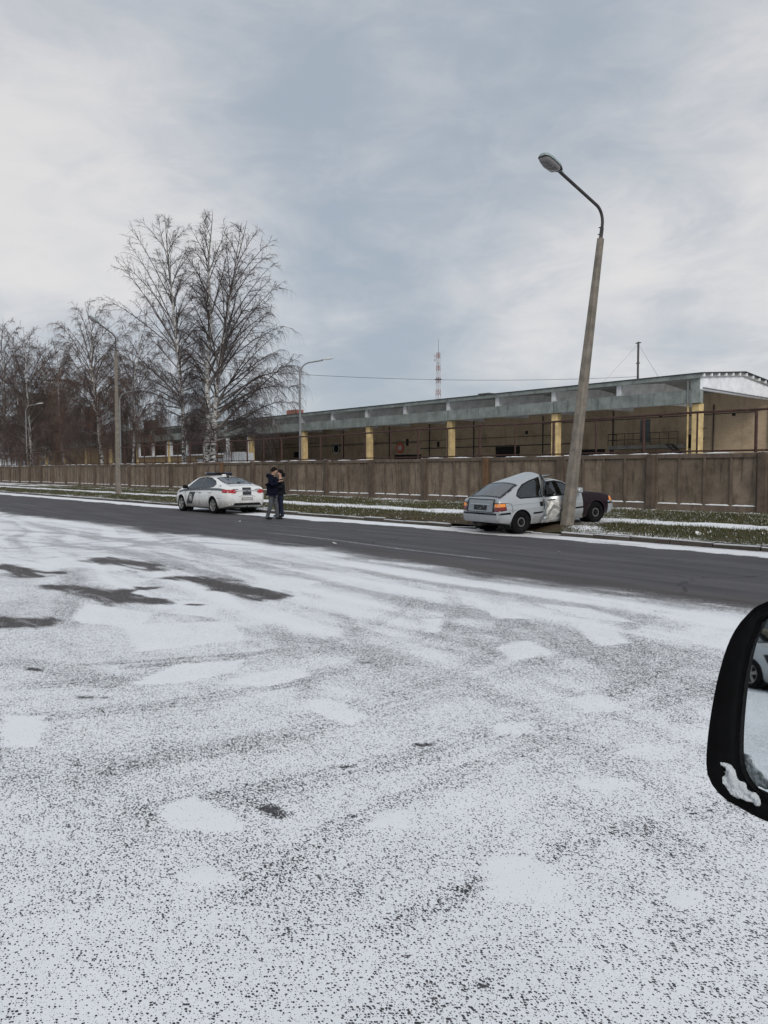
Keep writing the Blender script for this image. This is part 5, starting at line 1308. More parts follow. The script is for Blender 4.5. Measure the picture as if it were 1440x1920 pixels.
# ---- police car -------------------------------------------------------
def police_car():
    root = empty('police_car', (-27.1, 15.19, 0.004), math.pi)
    tag(root, 'dirty white police sedan with dark door emblem parked at the kerb', 'car')
    c = Car(SEDAN, root)
    def split(p):
        if p.x < -0.62 and p.z < 0.62 and abs(p.y) < 1: return 'rear_bumper'
        if p.x > 3.25 and p.z < 0.66: return 'front_bumper'
        if p.x > 2.66 and p.z > c.cv('belt', p.x) - 0.01: return 'bonnet'
        if p.x < -0.57 and p.z > 0.625 and abs(p.y) < 0.63: return 'boot_lid'
        return 'body'
    c.body(split, {k: MT['pol'] for k in ('rear_bumper', 'front_bumper', 'bonnet', 'boot_lid', 'body')})
    glaze(c); c.seats(1.55, 0.55, 0.42, 0.6); c.wheels('alloy', MT['alloy'], 0.905, 0.225)
    seam(c, [(2.36, 0.94), (2.30, 0.55), (2.20, 0.24)]); seam(c, [(1.08, 0.98), (1.10, 0.55), (1.06, 0.24)]); seam(c, [(0.02, 1.02), (0.10, 0.86), (0.34, 0.56), (0.42, 0.24)]); seam(c, [(2.2, 0.235), (0.42, 0.235)])
    seam(c, [(-0.62, 0.60), (-0.34, 0.62)])
    for x in (1.26, 0.24): handle(c, x, 0.84, MT['pol'])
    door_mirror(c, 2.12, 0.95, MT['black'])
    # livery
    c.strip([(3.0, 0.80), (2.5, 0.885), (1.5, 0.92), (0.3, 0.955), (-0.45, 0.955), (-0.78, 0.93)], 0.085, 'stripe', MT['decalg'], off=0.006)
    em = c.side([(2.24, 0.34), (1.74, 0.34), (1.42, 0.83), (1.93, 0.83)], 'door_emblem', MT['decal'], off=0.007)
    for sd in (-1, 1):
        cx, cz = 1.83, 0.60
        for r_, mt_, of in ((0.135, 'decalw', 0.010), (0.105, 'decal', 0.013)):
            pl = [(cx + r_ * math.cos(a), cz + r_ * math.sin(a)) for a in np.linspace(0, 2 * math.pi, 20, endpoint=False)]; c.side(pl, 'emblem_ring', MT[mt_], (sd,), of, 0.2)
        st = []
        for k in range(16): a = 2 * math.pi * k / 16; r_ = 0.09 if k % 2 == 0 else 0.045; st.append((cx + r_ * math.sin(a), cz + r_ * math.cos(a)))
        c.side(st, 'emblem_star', MT['decalw'], (sd,), 0.016, 0.3)
        tx = text_mesh('door_number', '110', 0.13, MT['decalg']); o = inst('door_number', tx, root, (-0.42, sd * (c.y_at(-0.42, 1.07) + 0.004), 1.075), (math.radians(90 - 14), 0, math.pi if sd > 0 else 0))
    c.side([(1.15, 0.785), (0.9, 0.785), (0.9, 0.81), (1.15, 0.81)], 'door_lettering', MT['decalg'], off=0.006)
    c.end([(-0.19, 0.74), (0.19, 0.74), (0.19, 0.88), (-0.19, 0.88)], 'boot_decal', MT['decal'], 0.008)
    c.end([(-0.19, 0.93), (0.19, 0.93), (0.19, 1.03), (-0.19, 1.03)], 'boot_decal', MT['decal'], 0.008)
    mb = MB(); ys = np.linspace(-0.55, 0.55, 15); mb.tube([(c.x_end(y, 0.90) - 0.012, y, 0.90 + 0.03 * (1 - (y / 0.55) ** 2) - 0.02) for y in ys], 0.014, 6); c.out(mb, 'chrome_bar', MT['chrome'])
    c.out(MB().lathe([(0.001, -0.012), (0.045, -0.012), (0.055, 0.0), (0.045, 0.012)], 16, 'x', (c.x_end(0, 0.91) - 0.02, 0, 0.91)), 'badge', MT['chrome'])
    for sd in (-1, 1):
        L = c.end([(sd * 0.40, 0.90), (sd * 0.52, 0.80), (sd * 0.78, 0.83), (sd * 0.80, 0.95), (sd * 0.62, 0.96)], 'tail_light', MT['redl'], 0.010)
        c.side([(-0.66, 0.90), (-0.72, 0.83), (-0.95, 0.82), (-0.99, 0.94), (-0.80, 0.965)], 'tail_light', MT['redl'], (sd,), 0.010, 0.06)
        c.end([(sd * 0.34, 0.935), (sd * 0.60, 0.955), (sd * 0.60, 0.975), (sd * 0.38, 0.965)], 'light_trim', MT['gloss'], 0.012)
        c.side([(-0.70, 0.86), (-0.80, 0.835), (-0.96, 0.83), (-0.96, 0.855)], 'reflector_strip', MT['redd'], (sd,), 0.014, 0.08)
        hl = c.side([(3.0, 0.80), (3.2, 0.70), (3.5, 0.64), (3.5, 0.74), (3.3, 0.82)], 'headlight', MT['whitel'], (sd,), 0.008, 0.07)
    pl = c.end([(-0.24, 0.545), (0.24, 0.545), (0.24, 0.655), (-0.24, 0.655)], 'number_plate', MT['gloss'], 0.012)
    c.end([(-0.22, 0.555), (0.22, 0.555), (0.22, 0.645), (-0.22, 0.645)], 'plate_face', MT['plate'], 0.016, parent=pl)
    c.end([(-0.62, 0.345), (0.62, 0.345), (0.55, 0.44), (-0.55, 0.44)], 'rear_valance', MT['black'], 0.010)
    c.end([(-0.36, 0.67), (-0.24, 0.70), (0.24, 0.70), (0.36, 0.67), (0.36, 0.685), (0.24, 0.715), (-0.24, 0.715), (-0.36, 0.685)], 'bumper_crease', MT['decalg'], 0.006)
    c.out(MB().tube([(-1.12, -0.05, 0.31), (-0.9, -0.05, 0.32)], 0.035, 8), 'exhaust_pipe', MT['chrome'])
    # grille for the hidden front
    c.end([(-0.4, 0.45), (0.4, 0.45), (0.34, 0.62), (-0.34, 0.62)], 'grille', MT['black'], 0.006, rear=False)
    # light bar: three low pods on a dark base
    zr = 1.50; base = c.out(MB().bbox(1.02, 1.26, -0.56, 0.56, zr, zr + 0.055, 0.02), 'light_bar', MT['gloss'], smooth=False)
    for y0, y1, mt_ in ((-0.57, -0.22, 'blue'), (-0.20, 0.20, 'gloss'), (0.22, 0.57, 'blue')): c.out(MB().bbox(1.0, 1.28, y0, y1, zr + 0.056, zr + 0.105, 0.025), 'beacon', MT[mt_], base)
    c.out(MB().bbox(0.66, 0.80, -0.07, 0.07, 1.465, 1.535, 0.015), 'roof_unit', MT['pol'])
    c.out(MB().bbox(0.36, 0.46, -0.03, 0.03, 1.43, 1.47, 0.012).tube([(0.40, 0, 1.46), (0.22, 0, 1.68)], 0.008, 5), 'aerial', MT['black'])
    c.out(MB().tube([(-0.58, 0.02, 1.18), (-0.42, 0.02, 1.235)], 0.02, 6).tube([(-0.50, 0.02, 1.225), (-0.46, -0.25, 1.245)], 0.009, 5), 'wiper', MT['black'])
    return root
police_car()

# ---- crashed hatchback ------------------------------------------------
def crash(p):
    x, y, z = p
    f = 0.0
    if z > 1.05:
        k = min(1.0, (z - 1.05) / 0.22)
        if 0.1 < x <= 0.98: f = ((x - 0.1) / 0.88) ** 1.15
        elif 0.98 < x < 1.12: f = 1 - (x - 0.98) / 0.14 * 1.25
        elif 1.12 <= x < 1.6: f = -0.25 * (1 - (x - 1.12) / 0.48)
        z += 0.165 * f * k * (0.75 + 0.25 * math.cos((y + 0.15) * 3.0))
    d = math.exp(-((x - 1.08) / 0.27) ** 2) * (0.5 - 0.5 * math.tanh((y + 0.3) * 6)) * min(1, max(0, (z - 0.1) / 0.25)) * (1.0 if z < 1.0 else max(0.35, 1 - (z - 1.0) * 2))
    y += 0.15 * d; z -= 0.02 * d
    x += 0.02 * d * math.sin(z * 23)
    return Vector((x, y, z))
def crashed_car():
    root = empty('crashed_car', (-13.77, 15.92, 0.025))
    yaw = math.atan2(0.985, 0.172); root.rotation_euler = (0, -math.radians(4.0), yaw)
    tag(root, 'crashed silver hatchback with plum front wing, wrapped against the leaning lamp pole', 'car')
    c = Car(HATCH, root, crash)
    def split(p):
        if p.x > 3.18 and p.z < 0.60: return 'front_bumper'
        if p.x > 2.24 and p.z > c.cv('belt', p.x) - 0.004: return 'bonnet'
        if p.x > 2.20 and p.z > 0.20: return 'front_wing'
        if p.x < -0.53 and p.z > 0.60 and abs(p.y) < 0.60: return 'tailgate'
        if p.x < -0.30 and p.z < 0.58: return 'rear_bumper'
        return 'body'
    c.body(split, {'front_bumper': MT['sil'], 'bonnet': MT['plum'], 'front_wing': MT['plum'], 'tailgate': MT['silg'], 'rear_bumper': MT['sil'], 'body': MT['sil']})
    glaze(c); c.seats(1.35, 0.45, 0.36, 0.55); c.wheels('steel', MT['steelb'], 0.84, 0.20)
    bothw = 0.050
    for sd in (-1, 1):
        c.strip([(-0.70, 0.565), (-0.36, 0.565)], bothw, 'rubbing_strip', MT['gloss'], (sd,), 0.008); c.strip([(0.40, 0.50), (0.75, 0.50)], 0.045, 'rubbing_strip', MT['gloss'], (sd,), 0.008)
        c.strip([(1.30, 0.50), (2.20, 0.50)], 0.045, 'rubbing_strip', MT['gloss'], (sd,), 0.008); c.strip([(3.08, 0.53), (3.42, 0.53)], 0.045, 'rubbing_strip', MT['gloss'], (sd,), 0.008)
        # tail lamps: amber over red, wrapping the corner
        fr = c.end([(sd * 0.56, 0.63), (sd * 0.79, 0.63), (sd * 0.79, 0.855), (sd * 0.56, 0.855)], 'lamp_housing', MT['gloss'], 0.006); c.side([(-0.70, 0.63), (-0.47, 0.65), (-0.48, 0.84), (-0.68, 0.855)], 'lamp_housing', MT['gloss'], (sd,), 0.006, 0.07)
        c.end([(sd * 0.60, 0.645), (sd * 0.78, 0.645), (sd * 0.78, 0.735), (sd * 0.60, 0.735)], 'brake_light', MT['redb'], 0.014); c.side([(-0.68, 0.65), (-0.49, 0.665), (-0.49, 0.735), (-0.67, 0.735)], 'brake_light', MT['redb'], (sd,), 0.014, 0.07)
        c.end([(sd * 0.60, 0.745), (sd * 0.78, 0.745), (sd * 0.78, 0.835), (sd * 0.62, 0.835)], 'indicator', MT['amber'], 0.014); c.side([(-0.67, 0.745), (-0.50, 0.745), (-0.50, 0.825), (-0.65, 0.835)], 'indicator', MT['amber'], (sd,), 0.014, 0.07)
        c.side([(3.24, 0.60), (3.40, 0.58), (3.40, 0.68), (3.26, 0.72)], 'front_indicator', MT['amber'], (sd,), 0.010, 0.06)
        # black gap where the tailgate has sprung
        mb = MB(); vs_ = []
        for (x, y) in ((-0.56, 0.63), (-0.45, 0.63), (-0.25, 0.635), (-0.08, 0.62), (0.08, 0.60)): vs_ += [(x, sd * (y - 0.035), c.z_at(x, y - 0.035) + 0.012), (x, sd * (y + 0.035), c.z_at(x, y + 0.035) + 0.012)]
        c.out(mb.add(vs_, [(2 * i, 2 * i + 1, 2 * i + 3, 2 * i + 2) for i in range(4)]), 'tailgate_gap', MT['gloss'])
        c.end([(sd * 0.525, 0.61), (sd * 0.565, 0.61), (sd * 0.565, 0.93), (sd * 0.525, 0.93)], 'tailgate_gap', MT['gloss'], 0.012)
    c.end([(-0.55, 0.602), (0.55, 0.602), (0.55, 0.618), (-0.55, 0.618)], 'tailgate_gap', MT['gloss'], 0.010)
    c.end([(-0.70, 0.54), (0.70, 0.54), (0.70, 0.59), (-0.70, 0.59)], 'rubbing_strip', MT['gloss'], 0.010)
    lip = MB(); ys = np.linspace(-0.56, 0.56, 13); lip.tube([(c.x_end(y, 0.93) - 0.012, y, 0.955) for y in ys], 0.016, 6); c.out(lip, 'tailgate_lip', MT['sil'])
    pl = c.end([(-0.27, 0.66), (0.27, 0.66), (0.27, 0.785), (-0.27, 0.785)], 'number_plate', MT['gloss'], 0.014)
    for (y, z, w, h) in ((-0.15, 0.74, 0.02, 0.05), (-0.06, 0.70, 0.06, 0.018), (0.10, 0.735, 0.02, 0.02), (0.02, 0.69, 0.03, 0.015)): c.end([(y, z), (y + w, z), (y + w, z + h), (y, z + h)], 'plate_mark', MT['plate'], 0.018, parent=pl)
    c.end([(-0.42, 0.80), (0.42, 0.80), (0.42, 0.82), (-0.42, 0.82)], 'plate_ledge', MT['sil'], 0.014)
    seam(c, [(0.90, 0.90), (0.93, 0.6), (0.90, 0.24)]); seam(c, [(2.20, 0.86), (2.22, 0.5), (2.18, 0.22)]); seam(c, [(-0.28, 0.58), (-0.30, 0.80), (-0.47, 0.84)]); c.strip([(0.5, 0.76), (0.88, 0.755)], 0.010, 'crease_line', MT['silg'], off=0.004); c.strip([(1.3, 0.755), (2.2, 0.72)], 0.010, 'crease_line', MT['silg'], off=0.004); c.strip([(-0.45, 0.77), (0.2, 0.765), (0.5, 0.76)], 0.010, 'crease_line', MT['silg'], off=0.004)
    handle(c, 1.18, 0.80, MT['black'])
    door_mirror(c, 1.98, 0.90, MT['sil'])
    c.out(MB().bbox(1.12, 1.55, -0.36, 0.36, 1.415, 1.435, 0.008), 'sunroof', MT['gloss'], smooth=False)
    # torn and crumpled metal round the B-pillar and door edge (right flank)
    rg = random.Random(3)
    def crumple(poly, res, amp, name, mat, bias=0.0):
        pv, pf = clip_patch(poly, res); xs = [p[0] for p in poly]; zs = [p[1] for p in poly]
        vs_ = []
        for x, z in pv:
            e = min(x - min(xs), max(xs) - x, z - min(zs), max(zs) - z); k = min(1, max(0, e) / 0.06)
            vs_.append((x + rg.uniform(-1, 1) * 0.02 * k, -(c.y_at(x, z) + 0.007 + k * (bias + amp * rg.uniform(-0.6, 1.0))), z + rg.uniform(-1, 1) * 0.02 * k))
        tri = []
        for f in pf:
            for i in range(1, len(f) - 1): tri.append((f[0], f[i], f[i + 1]))
        c.out(MB().add(vs_, tri), name, mat, smooth=False)
    crumple([(0.93, 0.28), (1.20, 0.28), (1.62, 0.76), (1.34, 0.78), (1.0, 0.80)], 0.17, 0.055, 'crumpled_door_skin', MT['scuff'], 0.01)
    crumple([(0.62, 0.22), (0.93, 0.22), (0.98, 0.80), (0.86, 0.86), (0.80, 0.6)], 0.08, 0.05, 'crumpled_sill_edge', MT['silg'], 0.01)
    crumple([(0.66, 0.66), (0.80, 0.66), (0.80, 0.78), (0.66, 0.78)], 0.10, 0.01, 'torn_hole', MT['black'], 0.02)
    crumple([(0.70, 0.20), (2.20, 0.195), (2.20, 0.27), (0.72, 0.30)], 0.09, 0.018, 'bent_sill', MT['sil'], 0.02)
    c.out(MB().add([(0.88, -0.80, 0.92), (0.98, -0.80, 0.92), (1.0, -0.60, 1.36), (0.90, -0.60, 1.38), (0.90, -0.86, 0.9), (0.95, -0.70, 1.2)], [(0, 1, 2, 3), (0, 4, 5), (3, 5, 0)]), 'bent_pillar', MT['gloss'], smooth=False)
    c.out(MB().add([(1.02, -0.83, 0.95), (1.30, -0.83, 0.95), (1.06, -0.70, 1.22)], [(0, 1, 2)]), 'broken_window_shard', MT['gloss'], smooth=False)
    c.out(MB().tube([(-0.72, 0.35, 0.27), (-0.4, 0.35, 0.28)], 0.035, 8).bbox(-0.62, -0.2, 0.15, 0.55, 0.20, 0.34, 0.05), 'silencer', MT['darkst'])
    return root
crashed_car()
# ------------------------------------------------------------------ people
def skin_mesh(name, joints, edges, mat, parent, sub=2, root_i=0):
    """joints: list of (pos, radius or (rx, ry))"""
    me = bpy.data.meshes.new(name); me.from_pydata([j[0] for j in joints], edges, [])
    o = bpy.data.objects.new(name, me); COL.objects.link(o)
    sm = o.modifiers.new('skin', 'SKIN'); sm.use_smooth_shade = True; sm.branch_smoothing = 0.6
    lay = me.skin_vertices[0] if len(me.skin_vertices) else None
    if lay is None:
        bm = bmesh.new(); bm.from_mesh(me); bm.verts.layers.skin.verify(); bm.to_mesh(me); bm.free(); lay = me.skin_vertices[0]
    for i, j in enumerate(joints):
        r = j[1]; lay.data[i].radius = r if hasattr(r, '__len__') else (r, r); lay.data[i].use_root = (i == root_i)
    ss = o.modifiers.new('sub', 'SUBSURF'); ss.levels = sub; ss.render_levels = sub
    dg = bpy.context.evaluated_depsgraph_get(); dg.update()
    m2 = bpy.data.meshes.new_from_object(o.evaluated_get(dg)); m2.name = name
    bpy.data.objects.remove(o); m2.materials.clear(); m2.materials.append(mat)
    m2.polygons.foreach_set('use_smooth', [True] * len(m2.polygons))
    return link(bpy.data.objects.new(name, m2), parent)
def person(loc, heading, S, look, label):
    """look: joints in metres for a 1.78 m figure; S scales"""
    root = empty('person', loc, heading); root.scale = (S, S, S); tag(root, label, 'person', 'people beside the police car')
    L = look
    # body, one surface from head to fingers and feet
    J = [((0, 0, 0.93), 0.12), ((0.0, 0, 1.12), 0.115), ((0.01, 0, 1.33), 0.13), (L['neck'], 0.055), (L['head0'], 0.078), (L['head1'], (0.098, 0.090)), (L['head2'], 0.080), (L['nose'], 0.016)]
    E = [(0, 1), (1, 2), (2, 3), (3, 4), (4, 5), (5, 6), (5, 7)]
    for s, arm in ((1, L['larm']), (-1, L['rarm'])):
        sh, el, wr, kn = arm
        b = len(J); J += [(sh, 0.055), (el, 0.042), (wr, 0.028), (kn, (0.034, 0.020))]; E += [(2, b), (b, b + 1), (b + 1, b + 2), (b + 2, b + 3)]
        w = Vector(wr); k = Vector(kn); d = (k - w).normalized(); side = d.cross(Vector((0, 0, 1))).normalized(); dn = -side.cross(d).normalized()
        if dn.z > 0: dn = -dn
        for f, ln in enumerate((0.060, 0.075, 0.080, 0.068)):
            o = k + side * (0.030 - 0.020 * f); p1 = o + d * ln * 0.5 + dn * 0.012; p2 = p1 + d * ln * 0.25 + dn * 0.035
            q = len(J); J += [(tuple(o + d * 0.012), 0.010), (tuple(p1), 0.009), (tuple(p2), 0.008)]; E += [(b + 3, q), (q, q + 1), (q + 1, q + 2)]
        o = w + d * 0.03 + side * 0.030 * (1 if s < 0 else -1); p1 = o + d * 0.035 + side * 0.02 * (1 if s < 0 else -1); q = len(J); J += [(tuple(o), 0.012), (tuple(p1), 0.010), (tuple(p1 + d * 0.03 + dn * 0.01), 0.009)]; E += [(b + 2, q), (q, q + 1), (q + 1, q + 2)]
    for leg in (L['lleg'], L['rleg']):
        hip, kn, an, toe = leg; b = len(J); J += [(hip, 0.085), (kn, 0.055), ((an[0], an[1], 0.13), 0.036)]; E += [(0, b), (b, b + 1), (b + 1, b + 2)]
    body = skin_mesh('body', J, E, MT['skin'], root)
    # face details
    h = Vector(L['head1']); f = (Vector(L['nose']) - h); f.z = 0; f.normalize(); sd = Vector((-f.y, f.x, 0))
    for s in (1, -1):
        e = h + f * 0.082 + sd * s * 0.032 + Vector((0, 0, 0.012)); MB().lathe([(0.001, -0.010), (0.012, -0.004), (0.012, 0.004), (0.001, 0.010)], 8, 'z', e).build('eye', MT['hairm'], body)
        e = h + sd * s * 0.086 - f * 0.005; MB().bbox(e.x - 0.014, e.x + 0.014, e.y - 0.012, e.y + 0.012, e.z - 0.032, e.z + 0.03, 0.009).build('ear', MT['skin'], body, True)
    m_ = h + f * 0.078 - Vector((0, 0, 0.055)); MB().tube([m_ - sd * 0.024, m_ + f * 0.006, m_ + sd * 0.024], 0.006, 5).build('mouth', lipm, body)
    # hair cap: half shell over the skull
    top = h + Vector((0, 0, 0.035)) - f * 0.012; vs_, fs = [], []; nu, nv = 16, 7; rr = random.Random(5)
    for i in range(nv + 1):
        ph = math.pi / 2 * i / nv * 1.32
        for k in range(nu):
            a = 2 * math.pi * k / nu; dirv = f * math.cos(a) + sd * math.sin(a); front = max(0, math.cos(a))
            p2 = ph * (1 - 0.36 * front); r_ = 0.118 + rr.uniform(-0.004, 0.006)
            vs_.append(top + dirv * math.sin(p2) * r_ * 0.94 + Vector((0, 0, math.cos(p2) * r_ * 0.92)))
    for i in range(nv):
        for k in range(nu): fs.append((i * nu + k, i * nu + (k + 1) % nu, i * nu + nu + (k + 1) % nu, i * nu + nu + k))
    MB().add(vs_, fs).build('hair', MT['hairm'], root, True)
    # jacket
    p = L['puff']
    JJ = [((0.0, 0, L['hem']), (0.165 * p, 0.185 * p)), ((0.0, 0, 1.02), (0.165 * p, 0.185 * p)), ((0.005, 0, 1.18), (0.160 * p, 0.185 * p)), ((0.01, 0, 1.34), (0.150 * p, 0.200 * p)), (tuple(Vector(L['neck']) + Vector((-0.005, 0, 0.0))), 0.088 * p), (tuple(Vector(L['neck']) + Vector((0.0, 0, 0.055))), 0.082)]
    EE = [(0, 1), (1, 2), (2, 3), (3, 4), (4, 5)]
    for arm in (L['larm'], L['rarm']):
        sh, el, wr, kn = arm; b = len(JJ); mid = (Vector(sh) + Vector(el)) / 2; m2 = (Vector(el) + Vector(wr)) / 2
        JJ += [(sh, 0.092 * p), (tuple(mid), 0.080 * p), (el, 0.074 * p), (tuple(m2), 0.062 * p), (tuple(Vector(wr) * 1.04 - Vector(el) * 0.04), 0.050 * p)]; EE += [(3, b), (b, b + 1), (b + 1, b + 2), (b + 2, b + 3), (b + 3, b + 4)]
    jk = skin_mesh('jacket', JJ, EE, L['jmat'], root, root_i=1)
    if L.get('hood'):
        skin_mesh('hood', [(L['hood'][0], (0.075, 0.095)), (L['hood'][1], (0.10, 0.12)), (L['hood'][2], (0.075, 0.10))], [(0, 1), (1, 2)], L['jmat'], jk)
    # trousers: one piece
    TT = [((0, 0, 0.965), (0.125, 0.160)), ((0, 0, 0.86), (0.125, 0.165))]; ET = [(0, 1)]
    for leg in (L['lleg'], L['rleg']):
        hip, kn, an, toe = leg; b = len(TT); hv, kv, av = Vector(hip), Vector(kn), Vector(an)
        TT += [(tuple(hv * 0.75 + kv * 0.25), 0.102), (kn, 0.080), (tuple(kv * 0.45 + av * 0.55), 0.072), (tuple(av * 0.8 + Vector((av.x, av.y, 0.0)) * 0.2), 0.070), ((av.x, av.y, 0.045), 0.066)]; ET += [(1, b), (b, b + 1), (b + 1, b + 2), (b + 2, b + 3), (b + 3, b + 4)]
    skin_mesh('trousers', TT, ET, L['tmat'], root)
    for leg in (L['lleg'], L['rleg']):
        an, toe = Vector(leg[2]), Vector(leg[3]); d = (toe - an); d.z = 0; d.normalize(); hl = an - d * 0.06
        sh = skin_mesh('shoe', [((hl.x, hl.y, 0.062), (0.040, 0.050)), ((an.x + d.x * 0.05, an.y + d.y * 0.05, 0.060), (0.045, 0.052)), ((toe.x, toe.y, 0.045), (0.048, 0.036)), ((toe.x + d.x * 0.055, toe.y + d.y * 0.055, 0.036), (0.040, 0.026))], [(0, 1), (1, 2), (2, 3)], MT['shoe'], root)
    return root
lipm = plain('lips', (0.30, 0.13, 0.11), 0.6)
hR = math.atan2(RIGHT.y, RIGHT.x)
c1 = at_z(511, 974.5, 0.0); c2 = at_z(527, 970, 0.0)
person((c1.x, c1.y, 0.006), hR - 0.25, 1.0, dict(neck=(0.03, 0, 1.49), head0=(0.055, 0, 1.565), head1=(0.085, 0, 1.655), head2=(0.07, 0, 1.725), nose=(0.205, 0.0, 1.635),
    larm=((0.02, 0.19, 1.42), (0.10, 0.30, 1.17), (0.27, 0.10, 1.29), (0.32, 0.06, 1.33)), rarm=((0.02, -0.20, 1.42), (0.10, -0.30, 1.16), (0.27, -0.12, 1.29), (0.32, -0.07, 1.33)),
    lleg=((0.0, 0.09, 0.90), (0.10, 0.11, 0.50), (0.13, 0.12, 0.10), (0.27, 0.14, 0.05)), rleg=((0.0, -0.09, 0.90), (-0.02, -0.10, 0.50), (-0.15, -0.10, 0.10), (-0.01, -0.13, 0.05)),
    hem=0.88, puff=1.12, jmat=MT['navy'], tmat=MT['jeang'], hood=((-0.10, 0, 1.42), (-0.13, 0, 1.50), (-0.10, 0, 1.57))), 'person in navy hooded puffer jacket and grey jeans, back and side turned')
p2 = person((c2.x, c2.y, 0.006), hR + math.radians(205), 0.955, dict(neck=(0.0, 0, 1.49), head0=(0.02, 0, 1.57), head1=(0.03, 0, 1.655), head2=(0.02, 0, 1.725), nose=(0.145, 0.02, 1.635),
    larm=((0.0, 0.18, 1.41), (0.05, 0.28, 1.13), (0.30, 0.20, 1.15), (0.37, 0.17, 1.17)), rarm=((0.0, -0.18, 1.41), (0.10, -0.26, 1.17), (0.30, -0.10, 1.36), (0.36, -0.07, 1.40)),
    lleg=((0.0, 0.085, 0.90), (0.03, 0.10, 0.50), (-0.02, 0.11, 0.10), (0.12, 0.17, 0.05)), rleg=((0.0, -0.085, 0.90), (0.05, -0.12, 0.50), (0.06, -0.15, 0.10), (0.19, -0.19, 0.05)),
    hem=0.88, puff=0.96, jmat=MT['jacket'], tmat=MT['jeanb'], hood=((-0.07, 0, 1.50), (-0.075, 0, 1.60), (-0.06, 0, 1.68))), 'person in black jacket and dark blue jeans facing the one in navy')
